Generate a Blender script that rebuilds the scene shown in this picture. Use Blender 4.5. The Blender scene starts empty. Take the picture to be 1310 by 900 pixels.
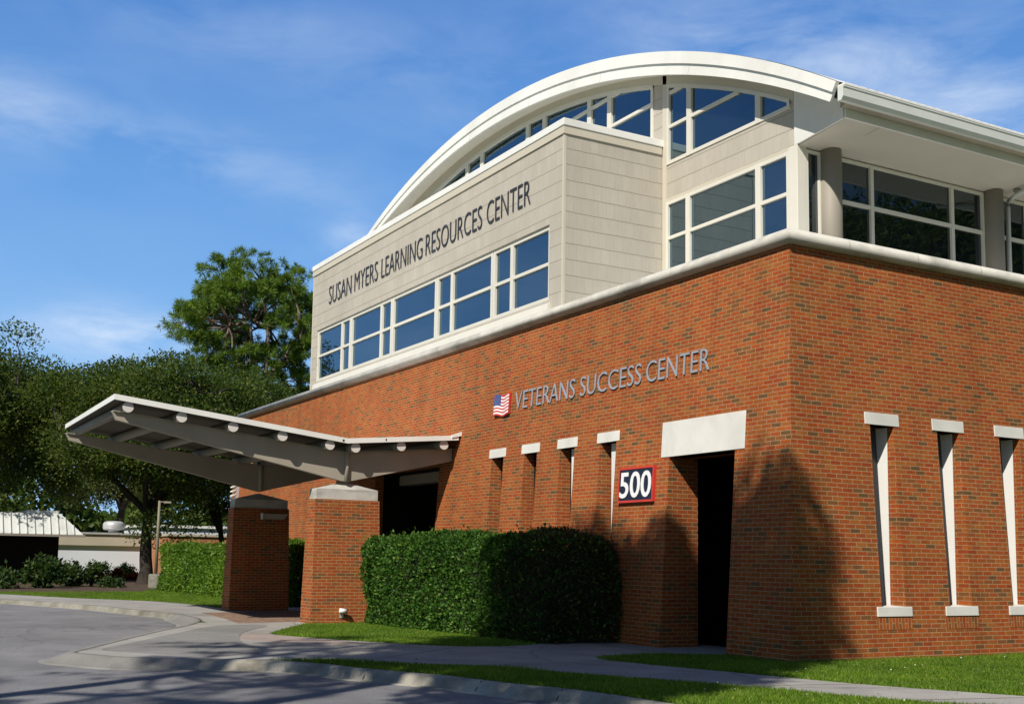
import bpy, bmesh, math, random
import numpy as np
from mathutils import Vector, Matrix, noise as mnoise

S = bpy.context.scene
COL = S.collection
R_ = math.radians
rng = np.random.default_rng(7)
random.seed(7)

# ------------------------------------------------------------------ camera
cam_d = bpy.data.cameras.new("camera")
cam = bpy.data.objects.new("camera", cam_d)
COL.objects.link(cam)
right = Vector((0.493, 0.870, 0.016)); down = Vector((-0.091, 0.069, -0.993)); fwd = Vector((-0.865, 0.489, 0.113))
fwd.normalize(); right = (right - fwd * right.dot(fwd)).normalized(); down = fwd.cross(right)
M = Matrix((( right.x, -down.x, -fwd.x), (right.y, -down.y, -fwd.y), (right.z, -down.z, -fwd.z))).to_4x4()
M.translation = Vector((12.811, -11.877, 1.38))
cam.matrix_world = M
cam_d.sensor_fit = 'HORIZONTAL'; cam_d.sensor_width = 36.0
cam_d.lens = 1509.36 / 1310 * 36.0
cam_d.shift_y = 95.2 / 1310
cam_d.clip_end = 3000
S.camera = cam

# ------------------------------------------------------------------ world, sun, exposure
SUN = Vector((0.68, -1.0, 1.12)).normalized()          # direction towards the sun
sun_el = math.asin(SUN.z); sun_az = math.atan2(SUN.x, SUN.y)
w = bpy.data.worlds.new("World"); S.world = w; w.use_nodes = True
nt = w.node_tree; N = nt.nodes; L = nt.links
N.clear()
sky = N.new('ShaderNodeTexSky'); sky.sky_type = 'NISHITA'; sky.sun_disc = False
sky.sun_elevation = sun_el; sky.sun_rotation = sun_az
sky.air_density = 1.0; sky.dust_density = 0.25; sky.ozone_density = 3.0; sky.altitude = 0
hsv = N.new('ShaderNodeHueSaturation'); hsv.inputs['Saturation'].default_value = 1.16; hsv.inputs['Value'].default_value = 1.0
L.new(sky.outputs[0], hsv.inputs['Color'])
# high veil and cirrus away from the sun, laid out by azimuth and elevation on the dome
tc = N.new('ShaderNodeTexCoord'); sep = N.new('ShaderNodeSeparateXYZ'); L.new(tc.outputs['Generated'], sep.inputs[0])
def mth(op, a, b=None, c=None, clamp=False):
    n = N.new('ShaderNodeMath'); n.operation = op; n.use_clamp = clamp
    for i, v in enumerate((a, b, c)):
        if v is None: continue
        if isinstance(v, (int, float)): n.inputs[i].default_value = v
        else: L.new(v, n.inputs[i])
    return n.outputs[0]
az = mth('ARCTAN2', sep.outputs[1], mth('MULTIPLY', sep.outputs[0], -1.0))   # 0 = west, grows towards north
el = mth('ARCSINE', sep.outputs[2])
veil = N.new('ShaderNodeValToRGB'); ve = veil.color_ramp.elements
SKY = 0.05
for k, (p, c) in enumerate(((0.0, (.34, .58, .90)), (.12, (.26, .51, .87)), (.28, (.145, .355, .74)), (.45, (.085, .235, .60)), (.8, (.03, .10, .36)))):
    e = ve[k] if k < 2 else ve.new(p)
    e.position = p; e.color = (*[q / SKY / 10 for q in c], 1)
L.new(sep.outputs[2], veil.inputs[0])
vs = N.new('ShaderNodeVectorMath'); vs.operation = 'SCALE'; vs.inputs['Scale'].default_value = 10.0; L.new(veil.outputs[0], vs.inputs[0])
dn = mth('ADD', mth('MULTIPLY', sep.outputs[0], -.87), mth('MULTIPLY', sep.outputs[1], .49))
vf = N.new('ShaderNodeMapRange'); vf.interpolation_type = 'SMOOTHSTEP'; vf.inputs[1].default_value = 0.0; vf.inputs[2].default_value = 0.75; vf.inputs[4].default_value = 0.9; L.new(dn, vf.inputs[0])
mv = N.new('ShaderNodeMixRGB'); L.new(vf.outputs[0], mv.inputs[0]); L.new(hsv.outputs[0], mv.inputs[1]); L.new(vs.outputs[0], mv.inputs[2])
cmb = N.new('ShaderNodeCombineXYZ'); L.new(az, cmb.inputs[0]); L.new(el, cmb.inputs[1])
mp = N.new('ShaderNodeMapping'); L.new(cmb.outputs[0], mp.inputs[0]); mp.inputs['Rotation'].default_value = (0, 0, R_(14)); mp.inputs['Scale'].default_value = (4.0, 11.0, 1)
n1 = N.new('ShaderNodeTexNoise'); n1.inputs['Scale'].default_value = 1.6; n1.inputs['Detail'].default_value = 10; n1.inputs['Roughness'].default_value = 0.6; n1.inputs['Distortion'].default_value = 0.35
L.new(mp.outputs[0], n1.inputs['Vector'])
mr1 = N.new('ShaderNodeMapRange'); mr1.inputs[1].default_value = 0.36; mr1.inputs[2].default_value = 0.78; L.new(n1.outputs[0], mr1.inputs[0])
tot = None
# azimuth, elevation, half length, half height (radians), tilt, density
for (a0, e0, sl, sh, tl, dn_) in ((.215, .327, .15, .022, -.14, .40), (.085, .345, .05, .03, -.1, .45), (.186, .178, .060, .018, .0, 1.7), (.374, .268, .035, .016, .05, .6), (.90, .33, .12, .075, -.25, .72), (.76, .415, .15, .030, -.2, .42), (.62, .39, .20, .05, .1, .2), (.3, .42, .25, .03, -.1, .2), (-.60, .15, .26, .07, .1, .75), (-.80, .30, .20, .04, -.3, .35)):
    da = mth('SUBTRACT', az, a0); de = mth('SUBTRACT', el, e0)
    p_ = mth('DIVIDE', mth('ADD', mth('MULTIPLY', da, math.cos(tl)), mth('MULTIPLY', de, math.sin(tl))), sl)
    q_ = mth('DIVIDE', mth('SUBTRACT', mth('MULTIPLY', de, math.cos(tl)), mth('MULTIPLY', da, math.sin(tl))), sh)
    g_ = mth('MULTIPLY', mth('EXPONENT', mth('MULTIPLY', mth('ADD', mth('MULTIPLY', p_, p_), mth('MULTIPLY', q_, q_)), -1.0)), dn_)
    tot = g_ if tot is None else mth('ADD', tot, g_)
fac = mth('MULTIPLY', mth('ADD', tot, 0.06), mr1.outputs[0], clamp=True)
mix = N.new('ShaderNodeMixRGB'); L.new(fac, mix.inputs[0]); L.new(mv.outputs[0], mix.inputs[1]); mix.inputs[2].default_value = (.66 / SKY, .76 / SKY, .90 / SKY, 1)
bg = N.new('ShaderNodeBackground'); bg.inputs[1].default_value = SKY
L.new(mix.outputs[0], bg.inputs[0])
wo = N.new('ShaderNodeOutputWorld'); L.new(bg.outputs[0], wo.inputs[0])

sd = bpy.data.lights.new("sun", 'SUN'); sd.energy = 5.0; sd.angle = R_(0.55); sd.color = (1.0, 0.93, 0.82)
so = bpy.data.objects.new("sun", sd); COL.objects.link(so)
so.rotation_euler = (-SUN).to_track_quat('-Z', 'Y').to_euler(); so.location = (20, -30, 40)

S.view_settings.view_transform = 'Standard'; S.view_settings.look = 'None'
S.view_settings.exposure = 0.18; S.view_settings.gamma = 1.0
S.render.engine = 'CYCLES'

# ------------------------------------------------------------------ object helpers
def tag(o, label=None, cat=None, group=None, kind=None):
    if label: o['label'] = label
    if cat: o['category'] = cat
    if group: o['group'] = group
    if kind: o['kind'] = kind
    return o

def thing(name, loc, label, cat, group=None, rz=0.0):
    o = bpy.data.objects.new(name, None); COL.objects.link(o)
    o.location = loc; o.rotation_euler = (0, 0, rz); o.empty_display_size = 0.3
    return tag(o, label, cat, group)

def link_mesh(name, me, mat, parent=None, world=True):
    o = bpy.data.objects.new(name, me); COL.objects.link(o)
    if mat is not None and not me.materials:
        for m in (mat if isinstance(mat, (list, tuple)) else [mat]): me.materials.append(m)
    if parent is not None:
        o.parent = parent
        if world:                                   # geometry was given in world coordinates
            q = parent; off = Vector((0, 0, 0))
            while q is not None: off += q.location; q = q.parent
            o.location = -off
    return o

class MB:
    """collects faces, builds one mesh object"""
    def __init__(s): s.v = []; s.f = []; s.uv = []; s.mi = []; s.sm = []
    def face(s, pts, uv=None, mi=0, smooth=False):
        i = len(s.v); s.v += [tuple(p) for p in pts]; s.f.append(tuple(range(i, i + len(pts))))
        s.uv.append(uv); s.mi.append(mi); s.sm.append(smooth)
    def box(s, x0, x1, y0, y1, z0, z1, mi=0):
        if x0 > x1: x0, x1 = x1, x0
        if y0 > y1: y0, y1 = y1, y0
        if z0 > z1: z0, z1 = z1, z0
        P = [(x0,y0,z0),(x1,y0,z0),(x1,y1,z0),(x0,y1,z0),(x0,y0,z1),(x1,y0,z1),(x1,y1,z1),(x0,y1,z1)]
        s.hexa(P, mi)
    def hexa(s, P, mi=0):
        for q in ((3,2,1,0),(4,5,6,7),(0,1,5,4),(1,2,6,5),(2,3,7,6),(3,0,4,7)): s.face([P[k] for k in q], mi=mi)
    def prism(s, poly, off, mi=0, smooth=False):
        """closed polygon swept by the vector off"""
        off = Vector(off); a = [Vector(p) for p in poly]; b = [p + off for p in a]; n = len(a)
        s.face(list(reversed(a)), mi=mi); s.face(b, mi=mi)
        for i in range(n):
            j = (i + 1) % n; s.face([a[i], a[j], b[j], b[i]], mi=mi, smooth=smooth)
    def tube(s, pts, radii, n=8, cap=True, mi=0, smooth=True):
        pts = [Vector(p) for p in pts]
        if not hasattr(radii, '__len__'): radii = [radii] * len(pts)
        rings = []; up = Vector((0, 0, 1))
        for i, p in enumerate(pts):
            d = (pts[min(i + 1, len(pts) - 1)] - pts[max(i - 1, 0)])
            if d.length < 1e-6: d = Vector((0, 0, 1))
            d.normalize(); a = d.cross(up if abs(d.z) < .95 else Vector((1, 0, 0))).normalized(); b = d.cross(a)
            rings.append([p + (a * math.cos(2*math.pi*k/n) + b * math.sin(2*math.pi*k/n)) * radii[i] for k in range(n)])
        base = len(s.v)
        for r in rings: s.v += [tuple(q) for q in r]
        for i in range(len(rings) - 1):
            for k in range(n):
                k2 = (k + 1) % n
                s.f.append((base+i*n+k, base+(i+1)*n+k, base+(i+1)*n+k2, base+i*n+k2)); s.uv.append(None); s.mi.append(mi); s.sm.append(smooth)
        if cap:
            s.face(rings[0], mi=mi); s.face(list(reversed(rings[-1])), mi=mi)
    def lathe(s, c, prof, n=20, mi=0):
        rings = [[(c[0]+r*math.cos(2*math.pi*k/n), c[1]+r*math.sin(2*math.pi*k/n), c[2]+z) for k in range(n)] for r, z in prof]
        base = len(s.v)
        for r in rings: s.v += r
        for i in range(len(rings)-1):
            for k in range(n):
                k2 = (k+1) % n
                s.f.append((base+i*n+k, base+i*n+k2, base+(i+1)*n+k2, base+(i+1)*n+k)); s.uv.append(None); s.mi.append(mi); s.sm.append(True)
        s.face(rings[-1], mi=mi)
    def mesh(s, name, recalc=True):
        me = bpy.data.meshes.new(name); me.from_pydata(s.v, [], s.f)
        if any(u is not None for u in s.uv):
            ul = me.uv_layers.new(name="UVMap"); k = 0
            for f, u in zip(s.f, s.uv):
                for i in range(len(f)):
                    if u is not None: ul.data[k].uv = u[i]
                    k += 1
        me.polygons.foreach_set('material_index', s.mi); me.polygons.foreach_set('use_smooth', s.sm)
        if recalc:
            bm = bmesh.new(); bm.from_mesh(me); bmesh.ops.remove_doubles(bm, verts=bm.verts, dist=1e-5)
            bmesh.ops.recalc_face_normals(bm, faces=bm.faces); bm.to_mesh(me); bm.free()
        me.update(); return me
    def build(s, name, mat, parent=None, bevel=0.0, recalc=True, world=True):
        o = link_mesh(name, s.mesh(name, recalc), mat, parent, world)
        if bevel > 0:
            m = o.modifiers.new("bevel", 'BEVEL'); m.width = bevel; m.segments = 2; m.limit_method = 'ANGLE'; m.angle_limit = R_(40)
        return o

# ------------------------------------------------------------------ materials
def mat_new(name):
    m = bpy.data.materials.new(name); m.use_nodes = True
    n = m.node_tree.nodes; l = m.node_tree.links; b = n['Principled BSDF']
    return m, n, l, b
def sock(b, *names):
    for k in names:
        if k in b.inputs: return b.inputs[k]
def ramp(n, stops, interp='LINEAR'):
    r = n.new('ShaderNodeValToRGB'); r.color_ramp.interpolation = interp
    e = r.color_ramp.elements
    while len(e) < len(stops): e.new(0.5)
    for k, (p, c) in enumerate(stops):
        e[k].position = p; e[k].color = (*c, 1) if len(c) == 3 else c
    return r
def noise_tex(n, l, vec, scale, detail=4, rough=0.55, dist=0.0):
    t = n.new('ShaderNodeTexNoise'); t.inputs['Scale'].default_value = scale; t.inputs['Detail'].default_value = detail
    t.inputs['Roughness'].default_value = rough; t.inputs['Distortion'].default_value = dist
    l.new(vec, t.inputs['Vector']); return t
def mixc(n, l, mode, f, a, b):
    m = n.new('ShaderNodeMixRGB'); m.blend_type = mode
    for i, v in ((0, f), (1, a), (2, b)):
        if isinstance(v, (int, float)): m.inputs[i].default_value = v
        elif isinstance(v, tuple): m.inputs[i].default_value = (*v, 1)
        else: l.new(v, m.inputs[i])
    return m.outputs[0]
def bump(n, l, h, strength, dist, b, prev=None):
    k = n.new('ShaderNodeBump'); k.inputs['Strength'].default_value = strength; k.inputs['Distance'].default_value = dist
    l.new(h, k.inputs['Height'])
    if prev is not None: l.new(prev, k.inputs['Normal'])
    if b is not None: l.new(k.outputs[0], b.inputs['Normal'])
    return k.outputs[0]

def plain(name, col, rough=0.6, var=0.12, scale=3.0, metal=0.0, fine=40.0, spec=0.4, stain=None):
    """painted / cast surface with soft blotches, fine grain and optional dirt"""
    m, n, l, b = mat_new(name)
    tc = n.new('ShaderNodeTexCoord'); P = tc.outputs['Object']
    t1 = noise_tex(n, l, P, scale, 5); t2 = noise_tex(n, l, P, fine, 3)
    r1 = ramp(n, [(0.3, tuple(c*(1-var) for c in col)), (0.7, tuple(min(1, c*(1+var)) for c in col))]); l.new(t1.outputs[0], r1.inputs[0])
    r2 = ramp(n, [(0.25, (1-var*.5,)*3), (0.75, (1+0*var,)*3)]); l.new(t2.outputs[0], r2.inputs[0])
    c = mixc(n, l, 'MULTIPLY', 1.0, r1.outputs[0], r2.outputs[0])
    if stain:
        scol, amt, sc = stain
        mp = n.new('ShaderNodeMapping'); mp.inputs['Scale'].default_value = sc; l.new(P, mp.inputs[0])
        t3 = noise_tex(n, l, mp.outputs[0], 1.0, 6, 0.62, 0.4)
        r3 = ramp(n, [(0.48, (0, 0, 0)), (0.72, (amt,)*3)]); l.new(t3.outputs[0], r3.inputs[0])
        c = mixc(n, l, 'MIX', r3.outputs[0], c, scol)
    l.new(c, b.inputs['Base Color']); b.inputs['Roughness'].default_value = rough; b.inputs['Metallic'].default_value = metal
    s = sock(b, 'Specular IOR Level', 'Specular'); s.default_value = spec
    bump(n, l, t2.outputs[0], 0.15, 0.01, b)
    return m

def brick_mat(name, ramp_cols, mortar, bw=0.2134, rh=0.0677):
    m, n, l, b = mat_new(name)
    uv = n.new('ShaderNodeUVMap'); uv.uv_map = 'UVMap'; P = uv.outputs[0]
    # a little waviness so the courses are laid by hand
    wv = noise_tex(n, l, P, 1.7, 2); wob = n.new('ShaderNodeVectorMath'); wob.operation = 'SCALE'; wob.inputs['Scale'].default_value = 0.012
    sb = n.new('ShaderNodeVectorMath'); sb.operation = 'SUBTRACT'; sb.inputs[1].default_value = (.5, .5, .5)
    l.new(wv.outputs['Color'], sb.inputs[0]); l.new(sb.outputs[0], wob.inputs[0])
    ad = n.new('ShaderNodeVectorMath'); ad.operation = 'ADD'; l.new(P, ad.inputs[0]); l.new(wob.outputs[0], ad.inputs[1])
    def bt(c1, c2, cm, ms=0.0071, smooth=0.3):
        t = n.new('ShaderNodeTexBrick'); t.offset = 0.5; t.squash = 1.0
        t.inputs['Scale'].default_value = 1.0; t.inputs['Brick Width'].default_value = bw; t.inputs['Row Height'].default_value = rh
        t.inputs['Mortar Size'].default_value = ms; t.inputs['Mortar Smooth'].default_value = smooth; t.inputs['Bias'].default_value = 0.0
        t.inputs['Color1'].default_value = (*c1, 1); t.inputs['Color2'].default_value = (*c2, 1); t.inputs['Mortar'].default_value = (*cm, 1)
        l.new(ad.outputs[0], t.inputs['Vector']); return t
    val = bt((0, 0, 0), (1, 1, 1), (.5, .5, .5), 0.0, 0.0)
    msk = bt((1, 1, 1), (1, 1, 1), (0, 0, 0))
    rp = ramp(n, ramp_cols); l.new(val.outputs['Color'], rp.inputs[0])
    n_f = noise_tex(n, l, P, 22, 6, 0.75); rf = ramp(n, [(0.28, (.62, .66, .74)), (0.72, (1.14, 1.12, 1.05))]); l.new(n_f.outputs[0], rf.inputs[0])
    n_l = noise_tex(n, l, P, 0.55, 4, 0.6); rl = ramp(n, [(0.3, (.84, .82, .80)), (0.7, (1.06, 1.05, 1.04))]); l.new(n_l.outputs[0], rl.inputs[0])
    c = mixc(n, l, 'MULTIPLY', 1.0, rp.outputs[0], rf.outputs[0])
    n_m = noise_tex(n, l, P, 9, 3); rm = ramp(n, [(0.3, tuple(k*.7 for k in mortar)), (0.7, mortar)]); l.new(n_m.outputs[0], rm.inputs[0])
    c = mixc(n, l, 'MIX', msk.outputs['Color'], rm.outputs[0], c)
    c = mixc(n, l, 'MULTIPLY', 1.0, c, rl.outputs[0])
    mps = n.new('ShaderNodeMapping'); mps.inputs['Scale'].default_value = (2.6, .22, 1); l.new(P, mps.inputs[0])
    ns = noise_tex(n, l, mps.outputs[0], 1.0, 6, .6, .3); rs_ = ramp(n, [(0.36, (.74, .72, .70)), (0.52, (1, 1, 1)), (0.70, (1.0, 1.0, 1.0)), (0.80, (1.10, 1.12, 1.16))]); l.new(ns.outputs[0], rs_.inputs[0])
    c = mixc(n, l, 'MULTIPLY', .5, c, rs_.outputs[0])
    l.new(c, b.inputs['Base Color']); b.inputs['Roughness'].default_value = 0.85
    sock(b, 'Specular IOR Level', 'Specular').default_value = 0.22
    hm = mixc(n, l, 'MULTIPLY', 0.35, msk.outputs['Color'], n_f.outputs[0])
    bump(n, l, hm, 0.7, 0.012, b)
    return m

BRICK = brick_mat("brick", [(0.0, (.135, .075, .032)), (0.05, (.185, .085, .028)), (0.12, (.25, .095, .026)), (0.25, (.33, .078, .017)), (0.42, (.385, .076, .014)), (0.55, (.335, .105, .020)),
                            (0.68, (.43, .100, .016)), (0.80, (.325, .056, .013)), (0.90, (.37, .130, .026)), (1.0, (.40, .080, .014))], (.46, .28, .15))
PAVER = brick_mat("paver_brick", [(0.0, (.22, .14, .10)), (0.5, (.28, .18, .125)), (1.0, (.33, .22, .16))], (.28, .23, .18), 0.2, 0.1)
FARBRICK = plain("far_brick", (.40, .17, .08), 0.85, .25, 1.5)
WHITE = plain("white_metal", (.80, .80, .77), 0.45, .03, 1.2, stain=((.50, .50, .46), .35, (.6, .6, .25)))
FRAME = plain("window_frame", (.66, .64, .57), 0.42, .03, 2.0)
STUCCO = plain("white_stucco", (.70, .70, .68), 0.8, .04, 1.0, stain=((.45, .45, .43), .35, (.8, .8, .3)))
SOFFIT = plain("soffit", (.56, .53, .47), 0.75, .04, 0.6, stain=((.38, .36, .32), .4, (.5, .4, .5)))
TRIM = plain("beige_trim", (.55, .51, .42), 0.6, .03, 1.4)
STONE = plain("ledge_stone", (.50, .49, .45), 0.8, .12, 2.5, stain=((.17, .165, .15), .75, (1.0, 1.0, 3.0)))
SLITGREY = plain("dark_grey_panel", (.050, .052, .058), 0.35, .06, 2.0)  # plain dark grey back of the side slit windows
JAMBW = plain("jamb_white", (.78, .78, .76), 0.6, .02, 2.0)
CONC = plain("lintel_concrete", (.66, .65, .61), 0.8, .05, 2.2, stain=((.50, .49, .46), .6, (2.0, 2.0, 1.2)))
BEAMC = plain("darkened_beam_paint", (.36, .325, .265), 0.7, .06, 1.2, stain=((.25, .225, .18), .5, (1.2, 1.2, .5)))  # beam paint lowered a little to deepen the canopy shade
DECK = plain("shade_darkened_deck", (.075, .062, .046), 0.8, .1, 1.0)  # brown deck, darkened further so the colour carries the canopy shade
PIPE = plain("shade_darkened_pipe", (.235, .21, .18), 0.6, .05, 2.0)  # pipe colour darkened to deepen the shade under the canopy
PIPECAP = plain("pipe_cap", (.66, .62, .58), 0.6, .04, 4.0)
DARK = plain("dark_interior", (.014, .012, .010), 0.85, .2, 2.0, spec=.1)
COLUMN = plain("column_paint", (.27, .245, .205), 0.6, .04, 1.0)
BLACKL = plain("letter_charcoal", (.035, .036, .042), 0.45, .1, 4)
GREYL = plain("letter_steel", (.30, .325, .37), 0.4, .06, 4, spec=.5)
NAVY = plain("sign_navy", (.012, .018, .038), 0.4, .1, 4)
RED = plain("sign_red", (.55, .045, .03), 0.4, .06, 4)
SIGNW = plain("sign_white", (.80, .80, .80), 0.45, .02, 4)
POLEM = plain("pole_metal", (.20, .18, .12), 0.55, .1, 2)
GALV = plain("galvanised", (.55, .56, .57), 0.4, .08, 3, metal=.3)
MANS = plain("mansard_metal", (.62, .64, .62), 0.5, .05, 1.5, stain=((.35, .37, .36), .5, (1.5, 1.5, .5)))
WALLW = plain("painted_wall", (.64, .67, .74), 0.8, .05, .5)
FASCB = plain("fascia_beige", (.46, .41, .32), 0.7, .06, 1.0)
BARK = plain("bark", (.038, .031, .025), 0.95, .35, 2.5, fine=14)
BARKP = plain("pine_bark", (.17, .125, .10), 0.95, .35, 2.5, fine=12)
BARKL = plain("pale_bark", (.20, .185, .16), 0.95, .35, 2.0, fine=12)
MULCH = plain("mulch", (.075, .048, .030), 0.95, .5, 2.0, fine=30)
ORANGE = plain("orange_leaf", (.50, .06, .03), 0.6, .3, 6)

def siding_mat():
    m, n, l, b = mat_new("siding_shingle")
    uv = n.new('ShaderNodeUVMap'); uv.uv_map = 'UVMap'; P = uv.outputs[0]
    def bt(bw, off, ms, sm=0.1):
        t = n.new('ShaderNodeTexBrick'); t.offset = off; t.inputs['Scale'].default_value = 1.0
        t.inputs['Brick Width'].default_value = bw; t.inputs['Row Height'].default_value = 0.335
        t.inputs['Mortar Size'].default_value = ms; t.inputs['Mortar Smooth'].default_value = sm
        t.inputs['Color1'].default_value = (0, 0, 0, 1); t.inputs['Color2'].default_value = (1, 1, 1, 1); t.inputs['Mortar'].default_value = (.5, .5, .5, 1)
        l.new(P, t.inputs['Vector']); return t
    a = bt(0.205, 0.41, 0.004); a2 = bt(0.205, 0.41, 0.0)
    sp = n.new('ShaderNodeSeparateXYZ'); l.new(P, sp.inputs[0])
    def mm(op, x, y=None):
        k = n.new('ShaderNodeMath'); k.operation = op
        for i, v in enumerate((x, y)):
            if v is None: continue
            if isinstance(v, (int, float)): k.inputs[i].default_value = v
            else: l.new(v, k.inputs[i])
        return k.outputs[0]
    # every shingle hangs a few millimetres higher or lower: staggered butt line
    row = mm('FRACT', mm('DIVIDE', mm('ADD', sp.outputs[1], mm('MULTIPLY', a2.outputs['Color'], -0.014)), 0.335))
    gap = n.new('ShaderNodeMapRange'); gap.inputs[1].default_value = 0.018; gap.inputs[2].default_value = 0.042; l.new(row, gap.inputs[0])
    base = ramp(n, [(0.0, (.438, .405, .348)), (1.0, (.475, .44, .38))]); l.new(a2.outputs['Color'], base.inputs[0])
    nl = noise_tex(n, l, P, 0.8, 4); rl = ramp(n, [(0.3, (.92,)*3), (0.7, (1.04,)*3)]); l.new(nl.outputs[0], rl.inputs[0])
    mp = n.new('ShaderNodeMapping'); mp.inputs['Scale'].default_value = (70, 6, 1); l.new(P, mp.inputs[0])
    gr = noise_tex(n, l, mp.outputs[0], 1.0, 3); rg = ramp(n, [(0.3, (.93,)*3), (0.7, (1.03,)*3)]); l.new(gr.outputs[0], rg.inputs[0])
    c = mixc(n, l, 'MULTIPLY', 1, base.outputs[0], rl.outputs[0]); c = mixc(n, l, 'MULTIPLY', 1, c, rg.outputs[0])
    c = mixc(n, l, 'MIX', a.outputs['Fac'], c, (.37, .335, .275))
    c = mixc(n, l, 'MIX', gap.outputs[0], (.20, .172, .13), c)
    l.new(c, b.inputs['Base Color']); b.inputs['Roughness'].default_value = 0.75
    h = mm('ADD', mm('MULTIPLY', mm('SUBTRACT', 1.0, row), 0.8), mm('MULTIPLY', gr.outputs[0], 0.12))
    h = mm('SUBTRACT', h, mm('MULTIPLY', a.outputs['Fac'], 0.5))
    bump(n, l, h, 0.3, 0.015, b)
    return m
SIDING = siding_mat()

def glass_mat(name, tint=(.44, .62, .76), f=0.33, inner=(.006, .010, .012)):
    """solar control glazing: dark body, clear mirror-like reflection, faint ripple between panes"""
    m, n, l, b = mat_new(name)
    out = n['Material Output']; n.remove(b)
    d = n.new('ShaderNodeBsdfDiffuse'); d.inputs[0].default_value = (*inner, 1)
    g = n.new('ShaderNodeBsdfGlossy'); g.inputs[0].default_value = (*tint, 1); g.inputs['Roughness'].default_value = 0.012
    tc = n.new('ShaderNodeTexCoord'); t = noise_tex(n, l, tc.outputs['Object'], 0.9, 2)
    nb = bump(n, l, t.outputs[0], 0.16, 0.02, None); l.new(nb, g.inputs['Normal'])
    lw = n.new('ShaderNodeLayerWeight'); lw.inputs['Blend'].default_value = 0.25
    mr = n.new('ShaderNodeMapRange'); mr.inputs[3].default_value = f; mr.inputs[4].default_value = 0.95; l.new(lw.outputs['Fresnel'], mr.inputs[0])
    mx = n.new('ShaderNodeMixShader'); l.new(mr.outputs[0], mx.inputs[0]); l.new(d.outputs[0], mx.inputs[1]); l.new(g.outputs[0], mx.inputs[2])
    l.new(mx.outputs[0], out.inputs[0]); return m
GLASS = glass_mat("glass")
GLASSD = glass_mat("dark_glass", (.5, .56, .6), 0.20)

def ground_mat(name, cols, scale, fine, rough=0.9, bumpd=0.02, fvar=(.7, 1.15), crack=None, spec=.25):
    m, n, l, b = mat_new(name)
    tc = n.new('ShaderNodeTexCoord'); P = tc.outputs['Object']
    t1 = noise_tex(n, l, P, scale, 6, 0.6); r1 = ramp(n, cols); l.new(t1.outputs[0], r1.inputs[0])
    t2 = noise_tex(n, l, P, fine, 3, 0.7); r2 = ramp(n, [(0.3, (fvar[0],)*3), (0.7, (fvar[1],)*3)]); l.new(t2.outputs[0], r2.inputs[0])
    c = mixc(n, l, 'MULTIPLY', 1, r1.outputs[0], r2.outputs[0])
    t3 = noise_tex(n, l, P, 0.35, 5, 0.65); r3 = ramp(n, [(0.3, (.74,)*3), (0.7, (1.10,)*3)]); l.new(t3.outputs[0], r3.inputs[0])
    c = mixc(n, l, 'MULTIPLY', 1, c, r3.outputs[0])
    h = t2.outputs[0]
    if crack:
        v = n.new('ShaderNodeTexVoronoi'); v.feature = 'DISTANCE_TO_EDGE'; v.inputs['Scale'].default_value = crack
        wv = noise_tex(n, l, P, 1.4, 4); add = n.new('ShaderNodeMixRGB'); add.blend_type = 'ADD'; add.inputs[0].default_value = .5
        l.new(P, add.inputs[1]); l.new(wv.outputs['Color'], add.inputs[2]); l.new(add.outputs[0], v.inputs['Vector'])
        r4 = ramp(n, [(0.0, (.45,)*3), (0.006, (1,)*3)]); l.new(v.outputs['Distance'], r4.inputs[0])
        c = mixc(n, l, 'MULTIPLY', .6, c, r4.outputs[0])
    l.new(c, b.inputs['Base Color']); b.inputs['Roughness'].default_value = rough
    sock(b, 'Specular IOR Level', 'Specular').default_value = spec
    bump(n, l, h, 0.5, bumpd, b); return m
ASPH = ground_mat("asphalt", [(0.3, (.178, .178, .186)), (0.7, (.225, .225, .232))], 1.2, 85, .9, .008, (.55, 1.35), crack=.22)
WALKC = ground_mat("sidewalk_concrete", [(0.3, (.29, .28, .26)), (0.7, (.37, .36, .335))], 1.5, 60, .9, .006, (.78, 1.1), crack=.18)
PADC = ground_mat("dark_concrete", [(0.3, (.20, .20, .195)), (0.7, (.255, .25, .24))], 1.5, 60, .9, .006, (.82, 1.08))
PINKC = ground_mat("pink_concrete", [(0.3, (.29, .235, .21)), (0.7, (.35, .29, .26))], 1.5, 60, .9, .006, (.82, 1.08))
CURBC = ground_mat("curb_concrete", [(0.25, (.17, .155, .12)), (0.5, (.35, .33, .275)), (0.75, (.46, .44, .375))], 2.2, 55, .9, .008, (.75, 1.08))
CURBD = ground_mat("stained_curb", [(0.25, (.13, .12, .09)), (0.5, (.24, .23, .19)), (0.75, (.33, .32, .28))], 2.2, 55, .9, .008, (.75, 1.08))
DROPC = ground_mat("dropped_curb", [(0.25, (.19, .185, .17)), (0.5, (.245, .24, .225)), (0.75, (.29, .285, .265))], 1.6, 55, .9, .008, (.75, 1.08))
LAWN = ground_mat("lawn_soil", [(0.25, (.050, .065, .014)), (0.5, (.085, .135, .022)), (0.8, (.14, .175, .040))], 1.8, 45, .95, .03, (.45, 1.35))

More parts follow.
